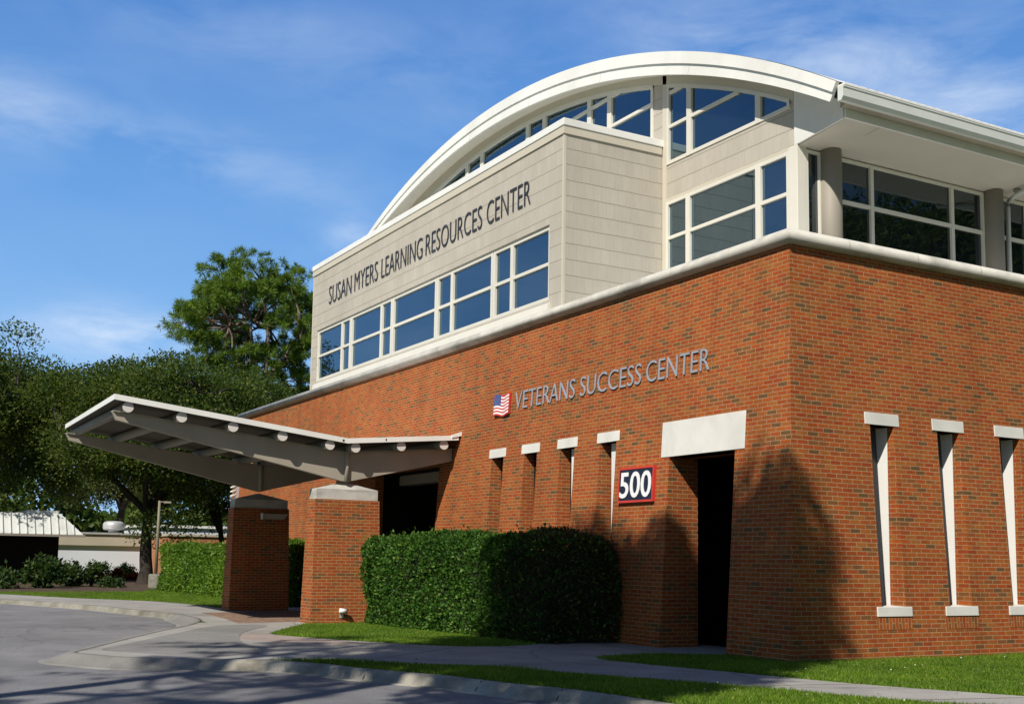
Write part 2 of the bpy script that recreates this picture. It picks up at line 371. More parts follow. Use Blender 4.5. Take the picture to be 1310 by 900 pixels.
def leaf_mat(name, stops, rough=.55, trans=.35, tcol=1.6, spec=.25):
    m, n, l, b = mat_new(name); out = n['Material Output']
    g = n.new('ShaderNodeNewGeometry'); r = ramp(n, stops); l.new(g.outputs['Random Per Island'], r.inputs[0])
    tc = n.new('ShaderNodeTexCoord'); t = noise_tex(n, l, tc.outputs['Object'], 0.7, 3); r2 = ramp(n, [(0.3, (.72, .78, .8)), (0.7, (1.2, 1.15, .95))]); l.new(t.outputs[0], r2.inputs[0])
    c = mixc(n, l, 'MULTIPLY', 1, r.outputs[0], r2.outputs[0])
    l.new(c, b.inputs['Base Color']); b.inputs['Roughness'].default_value = rough
    sock(b, 'Specular IOR Level', 'Specular').default_value = spec * .6
    tr = n.new('ShaderNodeBsdfTranslucent')
    c2 = mixc(n, l, 'MULTIPLY', 1, c, (tcol, tcol * 1.05, tcol * .5)); l.new(c2, tr.inputs[0])
    mx = n.new('ShaderNodeMixShader'); mx.inputs[0].default_value = trans; l.new(b.outputs[0], mx.inputs[1]); l.new(tr.outputs[0], mx.inputs[2])
    l.new(mx.outputs[0], out.inputs[0]); return m
OAKL = leaf_mat("oak_leaf", [(0, (.030, .056, .012)), (.5, (.060, .098, .020)), (.85, (.100, .135, .030)), (1, (.155, .165, .05))])
OAKG = leaf_mat("grey_oak_leaf", [(0, (.070, .095, .030)), (.5, (.12, .150, .046)), (1, (.20, .21, .08))])
PINEL = leaf_mat("pine_needle", [(0, (.056, .112, .016)), (.5, (.108, .190, .030)), (1, (.19, .25, .045))], .5, .3)
HEDGEL = leaf_mat("hedge_leaf", [(0, (.018, .056, .010)), (.5, (.040, .108, .017)), (.85, (.080, .175, .028)), (1, (.17, .25, .055))], .5, .25, spec=.2)
HEDGEB = leaf_mat("bright_hedge_leaf", [(0, (.060, .125, .014)), (.5, (.105, .20, .020)), (1, (.18, .28, .045))], .45, .35, spec=.35)
DRYL = leaf_mat("dry_twig_leaf", [(0, (.030, .020, .013)), (.5, (.055, .038, .024)), (.85, (.05, .045, .02)), (1, (.13, .10, .075))], .7, .15)
DRYF = leaf_mat("fallen_leaf", [(0, (.09, .05, .025)), (.5, (.20, .12, .05)), (1, (.32, .24, .12))], .8, .1)
SHRUBL = leaf_mat("shrub_leaf", [(0, (.018, .040, .012)), (.6, (.036, .070, .022)), (1, (.10, .14, .05))], .45, .3)
GRASSL = leaf_mat("grass_blade", [(0, (.075, .145, .014)), (.5, (.125, .235, .022)), (.85, (.18, .29, .034)), (1, (.30, .31, .10))], .5, .4, 1.4)

# ------------------------------------------------------------------ ground
def slab(name, pts, z1, z0, mat, kind='structure', uvs=False):
    b = MB(); b.prism([(x, y, z0) for x, y in pts], (0, 0, z1 - z0))
    if uvs:
        for i, f in enumerate(b.f): b.uv[i] = [(b.v[k][0], b.v[k][1]) for k in f]
    o = b.build(name, mat); tag(o, kind=kind)
    bm = bmesh.new(); bm.from_mesh(o.data); bmesh.ops.triangulate(bm, faces=[f for f in bm.faces if len(f.verts) > 4]); bm.to_mesh(o.data); bm.free()
    return o
def smooth_line(pts, sub=6):
    P = [Vector((*p, 0)) for p in pts]; out = []
    for i in range(len(P) - 1):
        p0 = P[max(i-1, 0)]; p1 = P[i]; p2 = P[i+1]; p3 = P[min(i+2, len(P)-1)]
        for k in range(sub):
            t = k / sub
            q = 0.5*((2*p1) + (p2-p0)*t + (2*p0-5*p1+4*p2-p3)*t*t + (3*p1-p0-3*p2+p3)*t**3); out.append((q.x, q.y))
    out.append((P[-1].x, P[-1].y)); return out
def offset_line(pts, d):
    out = []
    for i, p in enumerate(pts):
        a = Vector((*pts[max(i-1, 0)], 0)); b = Vector((*pts[min(i+1, len(pts)-1)], 0)); t = (b - a).normalized()
        out.append((p[0] - t.y * d, p[1] + t.x * d))
    return out

big = MB(); big.face([(-700, -700, -.19), (700, -700, -.19), (700, 700, -.19), (-700, 700, -.19)]); tag(big.build("ground", LAWN), kind='structure')
slab("road", [(-140, -13.9), (70, -13.9), (70, 2), (-140, 2)], -.125, -.17, ASPH)
# edge of the raised ground, from right to left
curb_near = smooth_line([(70, -3.2), (20, -3.9), (8, -4.25), (3.14, -4.72), (1.76, -4.95), (1.10, -5.23), (-.12, -5.57), (-1.28, -6.13), (-2.07, -6.37), (-2.91, -6.98), (-3.25, -7.65)], 5)
flush = smooth_line([(-3.25, -7.65), (-3.75, -8.40), (-4.40, -8.80), (-4.92, -9.0), (-5.55, -8.72), (-6.9, -8.06), (-9.61, -6.68), (-11.3, -5.72), (-13.4, -5.0), (-15.75, -4.85)], 5)
kerb_far = smooth_line([(-15.75, -4.85), (-17.93, -5.24), (-21.68, -6.04), (-25.72, -7.59), (-34, -11.5), (-50, -20), (-110, -52)], 6)
edge = curb_near + flush[1:] + kerb_far[1:]
slab("lawn", edge + [(-140, -52), (-140, 120), (70, 120)], -.012, -.165, LAWN)

def curb_run(name, line, inner, outer, ztop, zbot, mat, pan=0.0):
    """rolled kerb: level top strip, sloped face, flat gutter pan; outer may vary along the run (a dropped, flush stretch)"""
    n = len(line); ou = outer if hasattr(outer, '__len__') else [outer]*n
    b = MB(); prof = [(-inner, 0, -.10), (-inner, 0, ztop - .004), (-inner*.5, 0, ztop), (-.01, 0, ztop - .006), (.035, 0, ztop - .025), (0, 1, zbot + .012), (.001 + pan, 1, zbot + .008), (.02 + pan, 1, zbot - .06)]
    ts = []
    for i in range(n):
        a = Vector((*line[max(i-1, 0)], 0)); c = Vector((*line[min(i+1, n-1)], 0)); ts.append((c - a).normalized())
    split = mat[1] if isinstance(mat, tuple) else 10**6
    rings = [[(p[0] - t.y*(d + k*o), p[1] + t.x*(d + k*o), z) for p, t, o in zip(line, ts, ou)] for d, k, z in prof]
    for i in range(len(prof) - 1):
        for k in range(n - 1):
            b.face([rings[i][k], rings[i][k+1], rings[i+1][k+1], rings[i+1][k]], smooth=True, mi=int(k >= split))
    return tag(b.build(name, list(mat[0]) if isinstance(mat, tuple) else mat), kind='structure')
near_run = curb_near + flush[1:]
ramp_w = [.09 + .17*min(1, max(0, (-2.6 - p[0])/1.1)) * min(1, max(.25, (p[0] + 16.2)/1.5)) for p in near_run]
curb_run("curb", near_run, .15, ramp_w, .006, -.125, ((CURBC, DROPC), len(curb_near) - 2), .10)
curb_run("far_curb", kerb_far, .13, .05, .008, -.125, CURBD, .10)
# dark control joints and wear across the near kerb are real saw cuts
cut = MB()
for k in range(6, len(curb_near) - 12, 7):
    x, y = curb_near[k]; a = offset_line(curb_near, -.14)[k]; c = offset_line(curb_near, .1)[k]
    t = Vector((curb_near[k+1][0]-x, curb_near[k+1][1]-y, 0)).normalized() * .006
    cut.face([(a[0]-t.x, a[1]-t.y, .0095), (a[0]+t.x, a[1]+t.y, .0095), (x+t.x, y+t.y, .0085), (x-t.x, y-t.y, .0085)])
    cut.face([(x-t.x, y-t.y, .0085), (x+t.x, y+t.y, .0085), (c[0]+t.x, c[1]+t.y, -.104), (c[0]-t.x, c[1]-t.y, -.104)])
tag(cut.build("curb_joint", DARK, recalc=False), kind='structure')

walk_near = smooth_line([(70, 30), (25, 8.5), (8, .1), (4.29, -2.04), (2.12, -2.90), (.12, -3.92), (-.49, -4.22), (-1.28, -4.79), (-2.14, -5.72), (-2.85, -6.75)], 5)
walk_far = smooth_line([(-10.6, -3.5), (-8.2, -4.94), (-7.0, -4.62), (-5.84, -4.10), (-4.6, -3.3), (-4.25, -2.6), (-4.35, -1.8), (-4.75, -1.0), (-4.75, .2)], 5)
door_r = smooth_line([(-1.3, .2), (-1.75, -.6), (-1.95, -1.5), (-1.60, -2.22), (-.6, -2.1), (.74, -1.74), (2.43, -1.28), (4.13, -.47), (8, 1.6), (25, 10.6), (68, 33)], 5)
fl_in = offset_line(flush, -.12)
walk_poly = walk_near + [p for p in fl_in[2:38]] + [(-11.0, -3.4)] + walk_far + [(-4.75, 1.2), (-1.3, 1.2)] + door_r
slab("sidewalk", walk_poly, 0.0, -.09, WALKC)
# darker concrete of the drop-off pad, lighter pink panel beside it
pad = smooth_line([(-3.6, -7.3), (-4.6, -8.15), (-5.3, -8.45), (-6.4, -7.85), (-9.2, -6.25), (-10.8, -5.2), (-10.75, -4.2), (-8.7, -5.3), (-6.6, -6.0), (-5.2, -6.2), (-4.0, -6.5)], 4)
slab("drive_pad", pad, .0045, -.02, PADC)
pink = smooth_line([(-6.9, -5.9), (-8.1, -5.55), (-8.35, -5.25), (-7.9, -5.0), (-6.5, -4.6), (-5.4, -4.25), (-5.3, -4.75), (-6.0, -5.5)], 4)
slab("pink_walk", pink, .0045, -.02, PINKC)
slab("canopy_floor", [(-11.3, -5.15), (-13.4, -4.88), (-15.7, -4.78), (-18.0, -5.1), (-19.0, -3.9), (-19.0, 2.6), (-11.1, 2.6), (-11.1, -3.3)], .001, -.09, WALKC)
slab("paver_walk", [(-11.6, -4.55), (-13.4, -4.3), (-16.2, -4.1), (-16.6, -2.7), (-16.6, 1.9), (-11.9, 1.9), (-11.9, -3.2)], .0055, -.02, PAVER, uvs=True)
far_walk = offset_line(kerb_far, -.10)[:26]; far_back = smooth_line([(-16.6, -3.05), (-19.0, -2.95), (-21.13, -2.95), (-23.54, -3.55), (-24.87, -4.30), (-27.0, -5.6), (-34, -8.6), (-50, -16)], 5)
slab("far_sidewalk", far_walk + far_back[::-1], .002, -.09, WALKC)
slab("mulch_bed", smooth_line([(-28.5, -5.9), (-33, -6.9), (-48, -14), (-60, -12), (-58, 2), (-44, 3.6), (-40, 1.2), (-36.5, .2), (-33, -2.5), (-29, -4.8)], 3), -.002, -.1, MULCH)
slab("hedge_bed", [(-11.2, -1.75), (-4.75, -1.15), (-4.55, .1), (-11.2, .1)], -.004, -.1, MULCH)
joints = MB()                                                       # sawn joints across the sidewalk
def joint(p, q, wd=.016, z=.0042):
    p = Vector((*p, z)); q = Vector((*q, z)); t = (q - p).normalized(); s = Vector((-t.y, t.x, 0)) * wd / 2
    joints.face([p - s, q - s, q + s, p + s])
for p, q in (((.5, -3.72), (.9, -1.72)), ((2.15, -2.88), (2.5, -1.26)), ((3.9, -2.2), (4.3, -.4)), ((-.95, -4.4), (-1.2, -2.25)), ((-4.3, -2.5), (-1.8, -2.0)), ((-4.7, -.6), (-1.75, -.6)), ((-2.2, -5.75), (-4.3, -3.1)), ((-6.2, -1.0), (-4.4, -1.0))):
    joint(p, q)
tag(joints.build("walk_joint", MULCH, recalc=False), kind='structure')

# ------------------------------------------------------------------ college building
K = .0625                                                           # the brick base leans back as it rises
ZT = 6.30                                                           # top of the brick
B = thing("college_building", (0, 0, 0), "red brick college building with battered walls, tan shingled upper storey and white arched roof", "building")

def wall_grid(b, u0, u1, z0, z1, holes, fn, uvf):
    us = sorted({u0, u1, *[h[0] for h in holes], *[h[1] for h in holes]}); zs = sorted({z0, z1, *[h[2] for h in holes], *[h[3] for h in holes]})
    for i in range(len(us)-1):
        for j in range(len(zs)-1):
            um = (us[i]+us[i+1])/2; zm = (zs[j]+zs[j+1])/2
            if any(h[0] < um < h[1] and h[2] < zm < h[3] for h in holes): continue
            q = [(us[i], zs[j]), (us[i+1], zs[j]), (us[i+1], zs[j+1]), (us[i], zs[j+1])]
            b.face([fn(u, z) for u, z in q], [uvf(u, z) for u, z in q])
fA = lambda u, z: (u, K*z, z)
fB = lambda u, z: (-K*z, u, z)
uvA = lambda u, z: (u, z + .02); uvB = lambda u, z: (u + .107, z + .02)
SL = [(-9.45, -8.935), (-8.06, -7.545), (-6.66, -6.145), (-5.26, -4.745)]
SLB = [1.84 + 1.492*k for k in range(6)]
door = (-3.14, -1.455, -.1, 3.16); rec = (-15.8, -12.0, -.1, 3.56)
holesA = [(a, b_, .78, 3.56) for a, b_ in SL] + [door, rec]
holesB = [(y, y + .515, .78, 3.56) for y in SLB]
bw = MB()
XL = -29.1; YB = 30.0
# the left and corner edges follow the lean: cells next to them are sheared
us = sorted({-29.1, 0.0, *[h[0] for h in holesA], *[h[1] for h in holesA]})
def fA2(u, z):
    if u > -.001: return (-K*z, K*z, z)
    if u < XL + .001: return (XL + K*z, K*z, z)
    return (u, K*z, z)
def fB2(u, z):
    if u < .001: return (-K*z, K*z, z)
    return (-K*z, u, z)
wall_grid(bw, XL, 0.0, -.16, ZT, holesA, fA2, lambda u, z: uvA(fA2(u, z)[0], z))
wall_grid(bw, 0.0, YB, -.16, ZT, holesB, fB2, lambda u, z: uvB(fB2(u, z)[1], z))
bw.face([(XL, 0, -.16), (XL, YB, -.16), (XL + K*ZT, YB, ZT), (XL + K*ZT, K*ZT, ZT)], [(0, -.16), (YB, -.16), (YB, ZT), (0, ZT)])
bw.face([(XL, YB, -.16), (0, YB, -.16), (-K*ZT, YB, ZT), (XL + K*ZT, YB, ZT)], [(0, -.16), (29, -.16), (29, ZT), (0, ZT)])
PB = .357                                                           # plumb line of the window panels
def reveal_A(u0, u1, z0, z1, D):
    for u in (u0, u1): bw.face([(u, K*z0, z0), (u, D, z0), (u, D, z1), (u, K*z1, z1)], [(K*z0 + u, z0+.02), (D + u, z0+.02), (D + u, z1+.02), (K*z1 + u, z1+.02)])
    bw.face([(u0, K*z1, z1), (u1, K*z1, z1), (u1, D, z1), (u0, D, z1)], [(u0, 0), (u1, 0), (u1, D), (u0, D)])
    if z0 > 0: bw.face([(u0, K*z0, z0), (u1, K*z0, z0), (u1, D, z0), (u0, D, z0)], [(u0, 0), (u1, 0), (u1, D), (u0, D)])
def reveal_B(u0, u1, z0, z1, D):
    for u in (u0, u1): bw.face([(-K*z0, u, z0), (-D, u, z0), (-D, u, z1), (-K*z1, u, z1)], [(K*z0 + u, z0+.02), (D + u, z0+.02), (D + u, z1+.02), (K*z1 + u, z1+.02)])
    for z in (z0, z1): bw.face([(-K*z, u0, z), (-K*z, u1, z), (-D, u1, z), (-D, u0, z)], [(u0, 0), (u1, 0), (u1, D), (u0, D)])
for a, b_ in SL: reveal_A(a, b_, .78, 3.56, PB + .14)
for y in SLB: reveal_B(y, y + .515, .78, 3.56, PB + .27)
reveal_A(door[0], door[1], -.1, 3.16, .80)
reveal_A(rec[0], rec[1], -.1, 3.56, .45)
# soldier course under the sills comes out of the same brick: thin proud strip with upright bricks
for y in SLB:
    z0, z1 = .44, .635
    bw.face([(-K*z0 + .004, y - .11, z0), (-K*z0 + .004, y + .63, z0), (-K*z1 + .004, y + .63, z1), (-K*z1 + .004, y - .11, z1)], [(z0, y - .11), (z0, y + .63), (z1, y + .63), (z1, y - .11)])
bw.build("brick_wall", BRICK, B, recalc=False)

# deck between the leaning brick and the set-back upper storey
dk = MB(); dk.box(XL + .42, -.42, .42, YB - .02, 6.20, 6.31); dk.build("terrace_deck", STUCCO, B)
# bullnose stone ledge, mitred at the corner
lg = MB(); prof = []
for k in range(9):
    a = -math.pi/2 + math.pi * k / 8; prof.append((.115 * math.cos(a), .115 * math.sin(a)))
prof = [(-.30, -.115)] + prof + [(-.30, .115)]
zc = 6.355; base = K * 6.24
ring = []
for d, z in prof:
    o_ = base + .02 - d - .05
    ring.append([(XL + .40, YB, zc + z), (XL + .30 + .08 - d, o_, zc + z), (-o_, o_, zc + z), (-o_, YB, zc + z)])
for i in range(len(prof) - 1):
    for k in range(1, 3): lg.face([ring[i][k], ring[i][k+1], ring[i+1][k+1], ring[i+1][k]], smooth=True)
lg.face([r[1] for r in ring])
led = lg.build("stone_ledge", STONE, B)
for x in np.arange(-27.5, -.6, 1.52):
    jt = MB(); jt.tube([(x, base + .02 - .05, zc), (x + .012, base + .02 - .05, zc)], .1165, 14); jt.build("mortar_joint", FASCB, led)
for y in np.arange(1.5, 9, 1.52):
    jt = MB(); jt.tube([(-(base + .02 - .05), y, zc), (-(base + .02 - .05), y + .012, zc)], .1165, 14); jt.build("mortar_joint", FASCB, led)

# slit windows: white plumb panel set in the leaning brick, concrete head and sill
for i, (a, b_) in enumerate(SL):
    wd = (.32, .27, .20, .165)[i]
    p = MB(); p.box(a, b_, PB + .10, PB + .13, .78, 3.56)
    po = p.build("slit_window", GLASSD, B)
    fr = MB(); fr.box(a + wd, b_, PB, PB + .10, .79, 3.55); fr.build("frame", STUCCO, po)
    t = MB(); z0, z1 = 3.56, 3.75; x0, x1 = a - .11, b_ + .095
    t.hexa([(x0, K*z0 - .012, z0), (x1, K*z0 - .012, z0), (x1, .5, z0), (x0, .5, z0), (x0, K*z1 - .012, z1), (x1, K*z1 - .012, z1), (x1, .5, z1), (x0, .5, z1)]); t.build("lintel", CONC, po, bevel=.006)
    t = MB(); z0, z1 = .635, .78; t.hexa([(x0, K*z0 - .02, z0), (x1, K*z0 - .02, z0), (x1, .36, z0), (x0, .36, z0), (x0, K*z1 - .02, z1), (x1, K*z1 - .02, z1), (x1, .36, z1 + .01), (x0, .36, z1 + .01)]); t.build("sill", CONC, po, bevel=.006)
for y in SLB:
    gx = lambda z: -(.405 + .0525*z)                                # glass leans with the wall, the brick reveal ends on a plumb line
    p = MB(); p.prism([(gx(.78), y, .78), (gx(.78), y + .515, .78), (gx(3.56), y + .515, 3.56), (gx(3.56), y, 3.56)], (-.03, 0, 0))
    po = p.build("slit_window", SLITGREY, B)
    for ya, yb in ((y + .509, y + .517), (y - .002, y + .006)):
        t = MB(); t.prism([(-PB, ya, .785), (gx(.78) - .01, ya, .785), (gx(3.56) - .01, ya, 3.555), (-PB, ya, 3.555)], (0, yb - ya, 0)); t.build("jamb", JAMBW, po)
    y0, y1 = y - .11, y + .63
    t = MB(); z0, z1 = 3.56, 3.75
    t.hexa([(-.5, y0, z0), (-K*z0 + .012, y0, z0), (-K*z0 + .012, y1, z0), (-.5, y1, z0), (-.5, y0, z1), (-K*z1 + .012, y0, z1), (-K*z1 + .012, y1, z1), (-.5, y1, z1)]); t.build("lintel", CONC, po, bevel=.006)
    t = MB(); z0, z1 = .635, .78
    t.hexa([(-.36, y0, z0), (-K*z0 + .02, y0, z0), (-K*z0 + .02, y1, z0), (-.36, y1, z0), (-.36, y0, z1 + .01), (-K*z1 + .02, y0, z1), (-K*z1 + .02, y1, z1), (-.36, y1, z1 + .01)]); t.build("sill", CONC, po, bevel=.006)

# side doorway: deep passage with darkness coloured into its walls, large blank concrete head
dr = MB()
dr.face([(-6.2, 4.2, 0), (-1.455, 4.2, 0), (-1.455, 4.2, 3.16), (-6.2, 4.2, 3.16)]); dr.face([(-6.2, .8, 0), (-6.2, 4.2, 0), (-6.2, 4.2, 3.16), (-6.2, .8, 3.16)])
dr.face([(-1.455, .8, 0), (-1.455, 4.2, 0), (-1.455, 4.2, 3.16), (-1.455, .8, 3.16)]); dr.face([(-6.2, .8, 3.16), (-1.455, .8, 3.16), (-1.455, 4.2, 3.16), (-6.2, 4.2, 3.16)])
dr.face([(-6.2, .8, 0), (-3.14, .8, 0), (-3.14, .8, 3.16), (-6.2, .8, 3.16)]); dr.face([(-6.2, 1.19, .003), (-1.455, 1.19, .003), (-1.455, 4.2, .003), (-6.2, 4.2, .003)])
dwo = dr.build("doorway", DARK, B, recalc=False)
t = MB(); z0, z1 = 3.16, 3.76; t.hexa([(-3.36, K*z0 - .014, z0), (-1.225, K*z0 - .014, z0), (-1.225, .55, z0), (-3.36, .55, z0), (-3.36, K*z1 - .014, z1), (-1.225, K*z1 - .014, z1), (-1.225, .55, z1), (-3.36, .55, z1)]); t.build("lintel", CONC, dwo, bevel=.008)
# main entrance recess under the canopy, its shade coloured into near-black walls
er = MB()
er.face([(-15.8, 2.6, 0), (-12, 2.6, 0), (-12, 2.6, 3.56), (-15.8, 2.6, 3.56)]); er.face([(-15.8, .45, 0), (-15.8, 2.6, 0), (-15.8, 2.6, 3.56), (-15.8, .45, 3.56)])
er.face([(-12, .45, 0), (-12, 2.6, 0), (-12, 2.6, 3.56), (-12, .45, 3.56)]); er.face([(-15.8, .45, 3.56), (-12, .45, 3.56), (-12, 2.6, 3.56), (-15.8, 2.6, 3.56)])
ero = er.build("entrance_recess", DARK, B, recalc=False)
t = MB(); t.box(-15.79, -12.01, .9, 1.25, 3.30, 3.55); t.build("lintel", COLUMN, ero)  # light concrete, colour darkened to stand for the recess shade
t = MB(); t.box(-15.6, -13.95, 2.48, 2.54, .01, 2.9); t.box(-13.85, -12.2, 2.48, 2.54, .01, 2.9); t.build("glass_door", GLASSD, ero)
t = MB()
for x in (-15.75, -13.95, -12.3): t.box(x, x + .1, 2.42, 2.58, .005, 3.1)
t.box(-15.7, -12.2, 2.43, 2.57, 2.9, 3.0); t.build("door_frame", BLACKL, ero)

# --- windows in a plane: u along the wall, z up, d outwards
def plA(Y): return lambda u, z, d: (u, Y - d, z)
def plB(X): return lambda u, z, d: (X + d, u, z)
def bar(b, P, u0, u1, z0, z1, d0, d1):
    b.hexa([P(u0, z0, d1), P(u1, z0, d1), P(u1, z0, d0), P(u0, z0, d0), P(u0, z1, d1), P(u1, z1, d1), P(u1, z1, d0), P(u0, z1, d0)])
def window(name, P, u0, u1, z0, z1, vert, horiz, fw=.06, glass=GLASS, vw=.07, parent=None):
    """one glazed bay: glass sheet with a frame child; vert / horiz = bars inside it"""
    g = MB(); bar(g, P, u0 + .01, u1 - .01, z0 + .01, z1 - .01, -.03, -.012)
    go = g.build(name, glass, parent or B)
    f = MB()
    bar(f, P, u0, u0 + fw, z0, z1, -.05, .045); bar(f, P, u1 - fw, u1, z0, z1, -.05, .045)
    bar(f, P, u0 + fw, u1 - fw, z0, z0 + fw, -.05, .041); bar(f, P, u0 + fw, u1 - fw, z1 - fw, z1, -.05, .041)
    for a in vert: bar(f, P, a - vw/2, a + vw/2, z0 + fw, z1 - fw, -.05, .043)
    cuts = [u0 + fw] + [q for a in sorted(vert) for q in (a - vw/2, a + vw/2)] + [u1 - fw]
    for h in horiz:
        for i in range(0, len(cuts), 2): bar(f, P, cuts[i], cuts[i+1], h - .035, h + .035, -.05, .038)
    f.build("frame", FRAME, go); return go

# --- projecting bay with the ribbon window
YB1 = .62; X0, X1 = -22.19, -7.28; ZB0, ZBT = 6.42, 10.37
bay = MB()
uvS = lambda u, z: (u, z - 9.212)
wall_grid(bay, X0, X1, ZB0, ZBT, [(-21.74, -7.83, 6.78, 8.40)], lambda u, z: (u, YB1, z), uvS)
def sideface(x):
    bay.face([(x, YB1, ZB0), (x, 3.2, ZB0), (x, 3.2, ZBT), (x, YB1, ZBT)], [(YB1 + .08, ZB0 - 9.212), (3.2 + .08, ZB0 - 9.212), (3.2 + .08, ZBT - 9.212), (YB1 + .08, ZBT - 9.212)])
sideface(X1); sideface(X0)
for (x, xx) in ((-21.74, 0), (-7.83, 0)): bay.face([(x, YB1, 6.78), (x, YB1 + .14, 6.78), (x, YB1 + .14, 8.40), (x, YB1, 8.40)])
bay.face([(-21.74, YB1, 8.40), (-7.83, YB1, 8.40), (-7.83, YB1 + .14, 8.40), (-21.74, YB1 + .14, 8.40)])
bayo = bay.build("bay_wall", SIDING, B, recalc=False)
t = MB(); t.box(X0 - .05, X1 + .05, YB1 - .05, 3.14, ZBT, ZBT + .155); t.build("parapet_cap", WHITE, bayo, bevel=.01)
t = MB(); t.box(X0 - .03, X1 + .03, YB1 - .03, 3.1, ZBT - .17, ZBT - .002); t.build("frieze_board", TRIM, bayo)
for xa in (X1 - .05, X0 - .008):
    t = MB(); t.box(xa, xa + .058, YB1 - .008, YB1 + .05, ZB0, ZBT - .172); t.build("corner_trim", TRIM, bayo)
t = MB(); t.hexa([(-21.8, YB1 - .10, 6.46), (-7.77, YB1 - .10, 6.46), (-7.77, YB1 + .2, 6.46), (-21.8, YB1 + .2, 6.46), (-21.8, YB1 - .06, 6.70), (-7.77, YB1 - .06, 6.70), (-7.77, YB1 + .2, 6.78), (-21.8, YB1 + .2, 6.78)]); t.build("sill", FRAME, bayo, bevel=.008)
PA = plA(YB1 + .08)
for (u0, u1, v) in ((-21.74, -19.01, -19.70), (-18.99, -16.03, -16.77), (-16.01, -13.30, None), (-13.28, -10.36, -12.45), (-10.34, -7.83, -9.49)):
    window("ribbon_window", PA, u0, u1, 6.78, 8.40, [v] if v else [], [7.58], fw=.09, vw=.13)
# interior light wells are not visible; a cheek at the back of the bay keeps it closed
# --- main upper storey, set back
YU = 3.15; XU = -3.13
CW = (-14.336, -10.164, 23.072)                                     # window head arc
CT = (-14.45, -10.20, 23.72); CB = (-14.75, -12.17, 25.20)          # outer and inner edge of the roof fascia
arcz = lambda c, x, dr=0.0: c[1] + math.sqrt(max((c[2] + dr)**2 - (x - c[0])**2, 0))
up = MB()
def swall(u0, u1, z0, z1):
    up.face([(u0, YU, z0), (u1, YU, z0), (u1, YU, z1), (u0, YU, z1)], [(u0, z0 - 9.17), (u1, z0 - 9.17), (u1, z1 - 9.17), (u0, z1 - 9.17)])
swall(-7.14, -3.18, 9.17, 9.93); swall(-3.31, -3.18, 9.93, 10.25)
swall(-7.62, -7.14, 9.17, 12.05); swall(-7.27, -7.14, 6.3, 9.17)
upo = up.build("upper_wall", SIDING, B, recalc=False)
t = MB(); t.box(-7.268, -7.13, YU - .02, YU + .02, 6.32, 12.02); t.box(-7.13, -3.19, YU - .022, YU + .02, 9.11, 9.175); t.build("wall_trim", TRIM, upo)
# arched head band between glass and roof
e_ = MB(); e_.box(-26.2, -22.2, YU, YU + .03, 6.3, 9.95); e_.build("end_wall", TRIM, B)
hb = MB(); xs = np.linspace(-26.0, -3.20, 60)
for i in range(len(xs) - 1):
    a, b_ = xs[i], xs[i+1]
    hb.prism([(a, YU - .02, arcz(CW, a)), (b_, YU - .02, arcz(CW, b_)), (b_, YU - .02, arcz(CB, b_, .30)), (a, YU - .02, arcz(CB, a, .30))], (0, .06, 0))
hb.build("arched_head", TRIM, B)

def arch_window(u0, u1, z0, horiz, fw=.06):
    P = plA(YU + .02); n = 10
    us_ = np.linspace(u0, u1, n)
    top = [max(arcz(CW, u), z0 + .02) for u in us_]
    g = MB(); g.prism([P(u0 + .01, z0 + .01, -.012), P(u1 - .01, z0 + .01, -.012)] + [P(u, zz - .01, -.012) for u, zz in zip(us_[::-1], top[::-1])], (0, .015, 0))
    go = g.build("clerestory_window", GLASS, B); f = MB()
    for a, zt in ((u0, top[0]), (u1 - fw, top[-1])):
        bar(f, P, a, a + fw, z0, zt - .01, -.05, .045)
    bar(f, P, u0 + fw, u1 - fw, z0, z0 + fw, -.05, .041)
    for i in range(n - 1):
        f.prism([P(us_[i], top[i] - fw, .048), P(us_[i+1], top[i+1] - fw, .048), P(us_[i+1], top[i+1] + .012, .048), P(us_[i], top[i] + .012, .048)], (0, .09, 0))
    for h in horiz:
        # a rail runs only as far as the arch leaves room for it
        ok = [u for u in np.linspace(u0 + fw, u1 - fw, 40) if arcz(CW, u) > h + .05]
        if ok: bar(f, P, min(ok), max(ok), h - .035, h + .035, -.05, .038)
    f.build("frame", FRAME, go)
ZC = 9.93
for u0, u1 in ((-7.12, -6.35), (-6.35, -4.19), (-4.19, -3.30)): arch_window(u0, u1, ZC, [10.77, 11.53], fw=.075)
for u0, u1 in ((-9.34, -7.62), (-10.2, -9.34), (-12.31, -10.2), (-13.16, -12.31), (-15.72, -13.16), (-16.62, -15.72), (-18.9, -16.62), (-19.75, -18.9), (-21.9, -19.75)): arch_window(u0, u1, ZC, [11.5, 12.22], fw=.085)
lf = MB(); lf.box(-22.15, -7.65, YU + .01, YU + .05, 9.0, 9.92); lf.build("spandrel", TRIM, B)
# corner glazing of the set-back storey
PU = plA(YU + .02); PV = plB(XU - .02)
window("corner_window", PU, -7.14, -4.20, 6.33, 9.11, [-6.39], [8.30], fw=.075, vw=.14)
window("corner_window", PU, -4.20, -3.33, 6.33, 9.11, [], [8.30], fw=.075)
t = MB(); t.box(-3.335, XU + .03, YU - .03, YU + .20, 6.32, 9.17); t.build("corner_post", FRAME, B, bevel=.01)
window("side_window", PV, 3.35, 3.73, 6.33, 9.12, [], [], fw=.05, glass=GLASSD)
for k in range(4):
    y = 3.92 + 4.58 * k
    c = MB(); c.tube([(XU + .06, y, 6.31), (XU + .06, y, 9.19)], .215, 24); c.build("round_column", COLUMN, B)
    if k < 3:
        window("side_window", PV, y + .22, y + 4.36, 6.33, 9.12, [y + 1.14, y + 3.41], [8.27], fw=.055, glass=GLASSD, vw=.085)
t = MB(); t.box(XU - .3, XU - .05, 3.2, YB - .1, 9.10, 9.35); t.build("wall_head", TRIM, B)
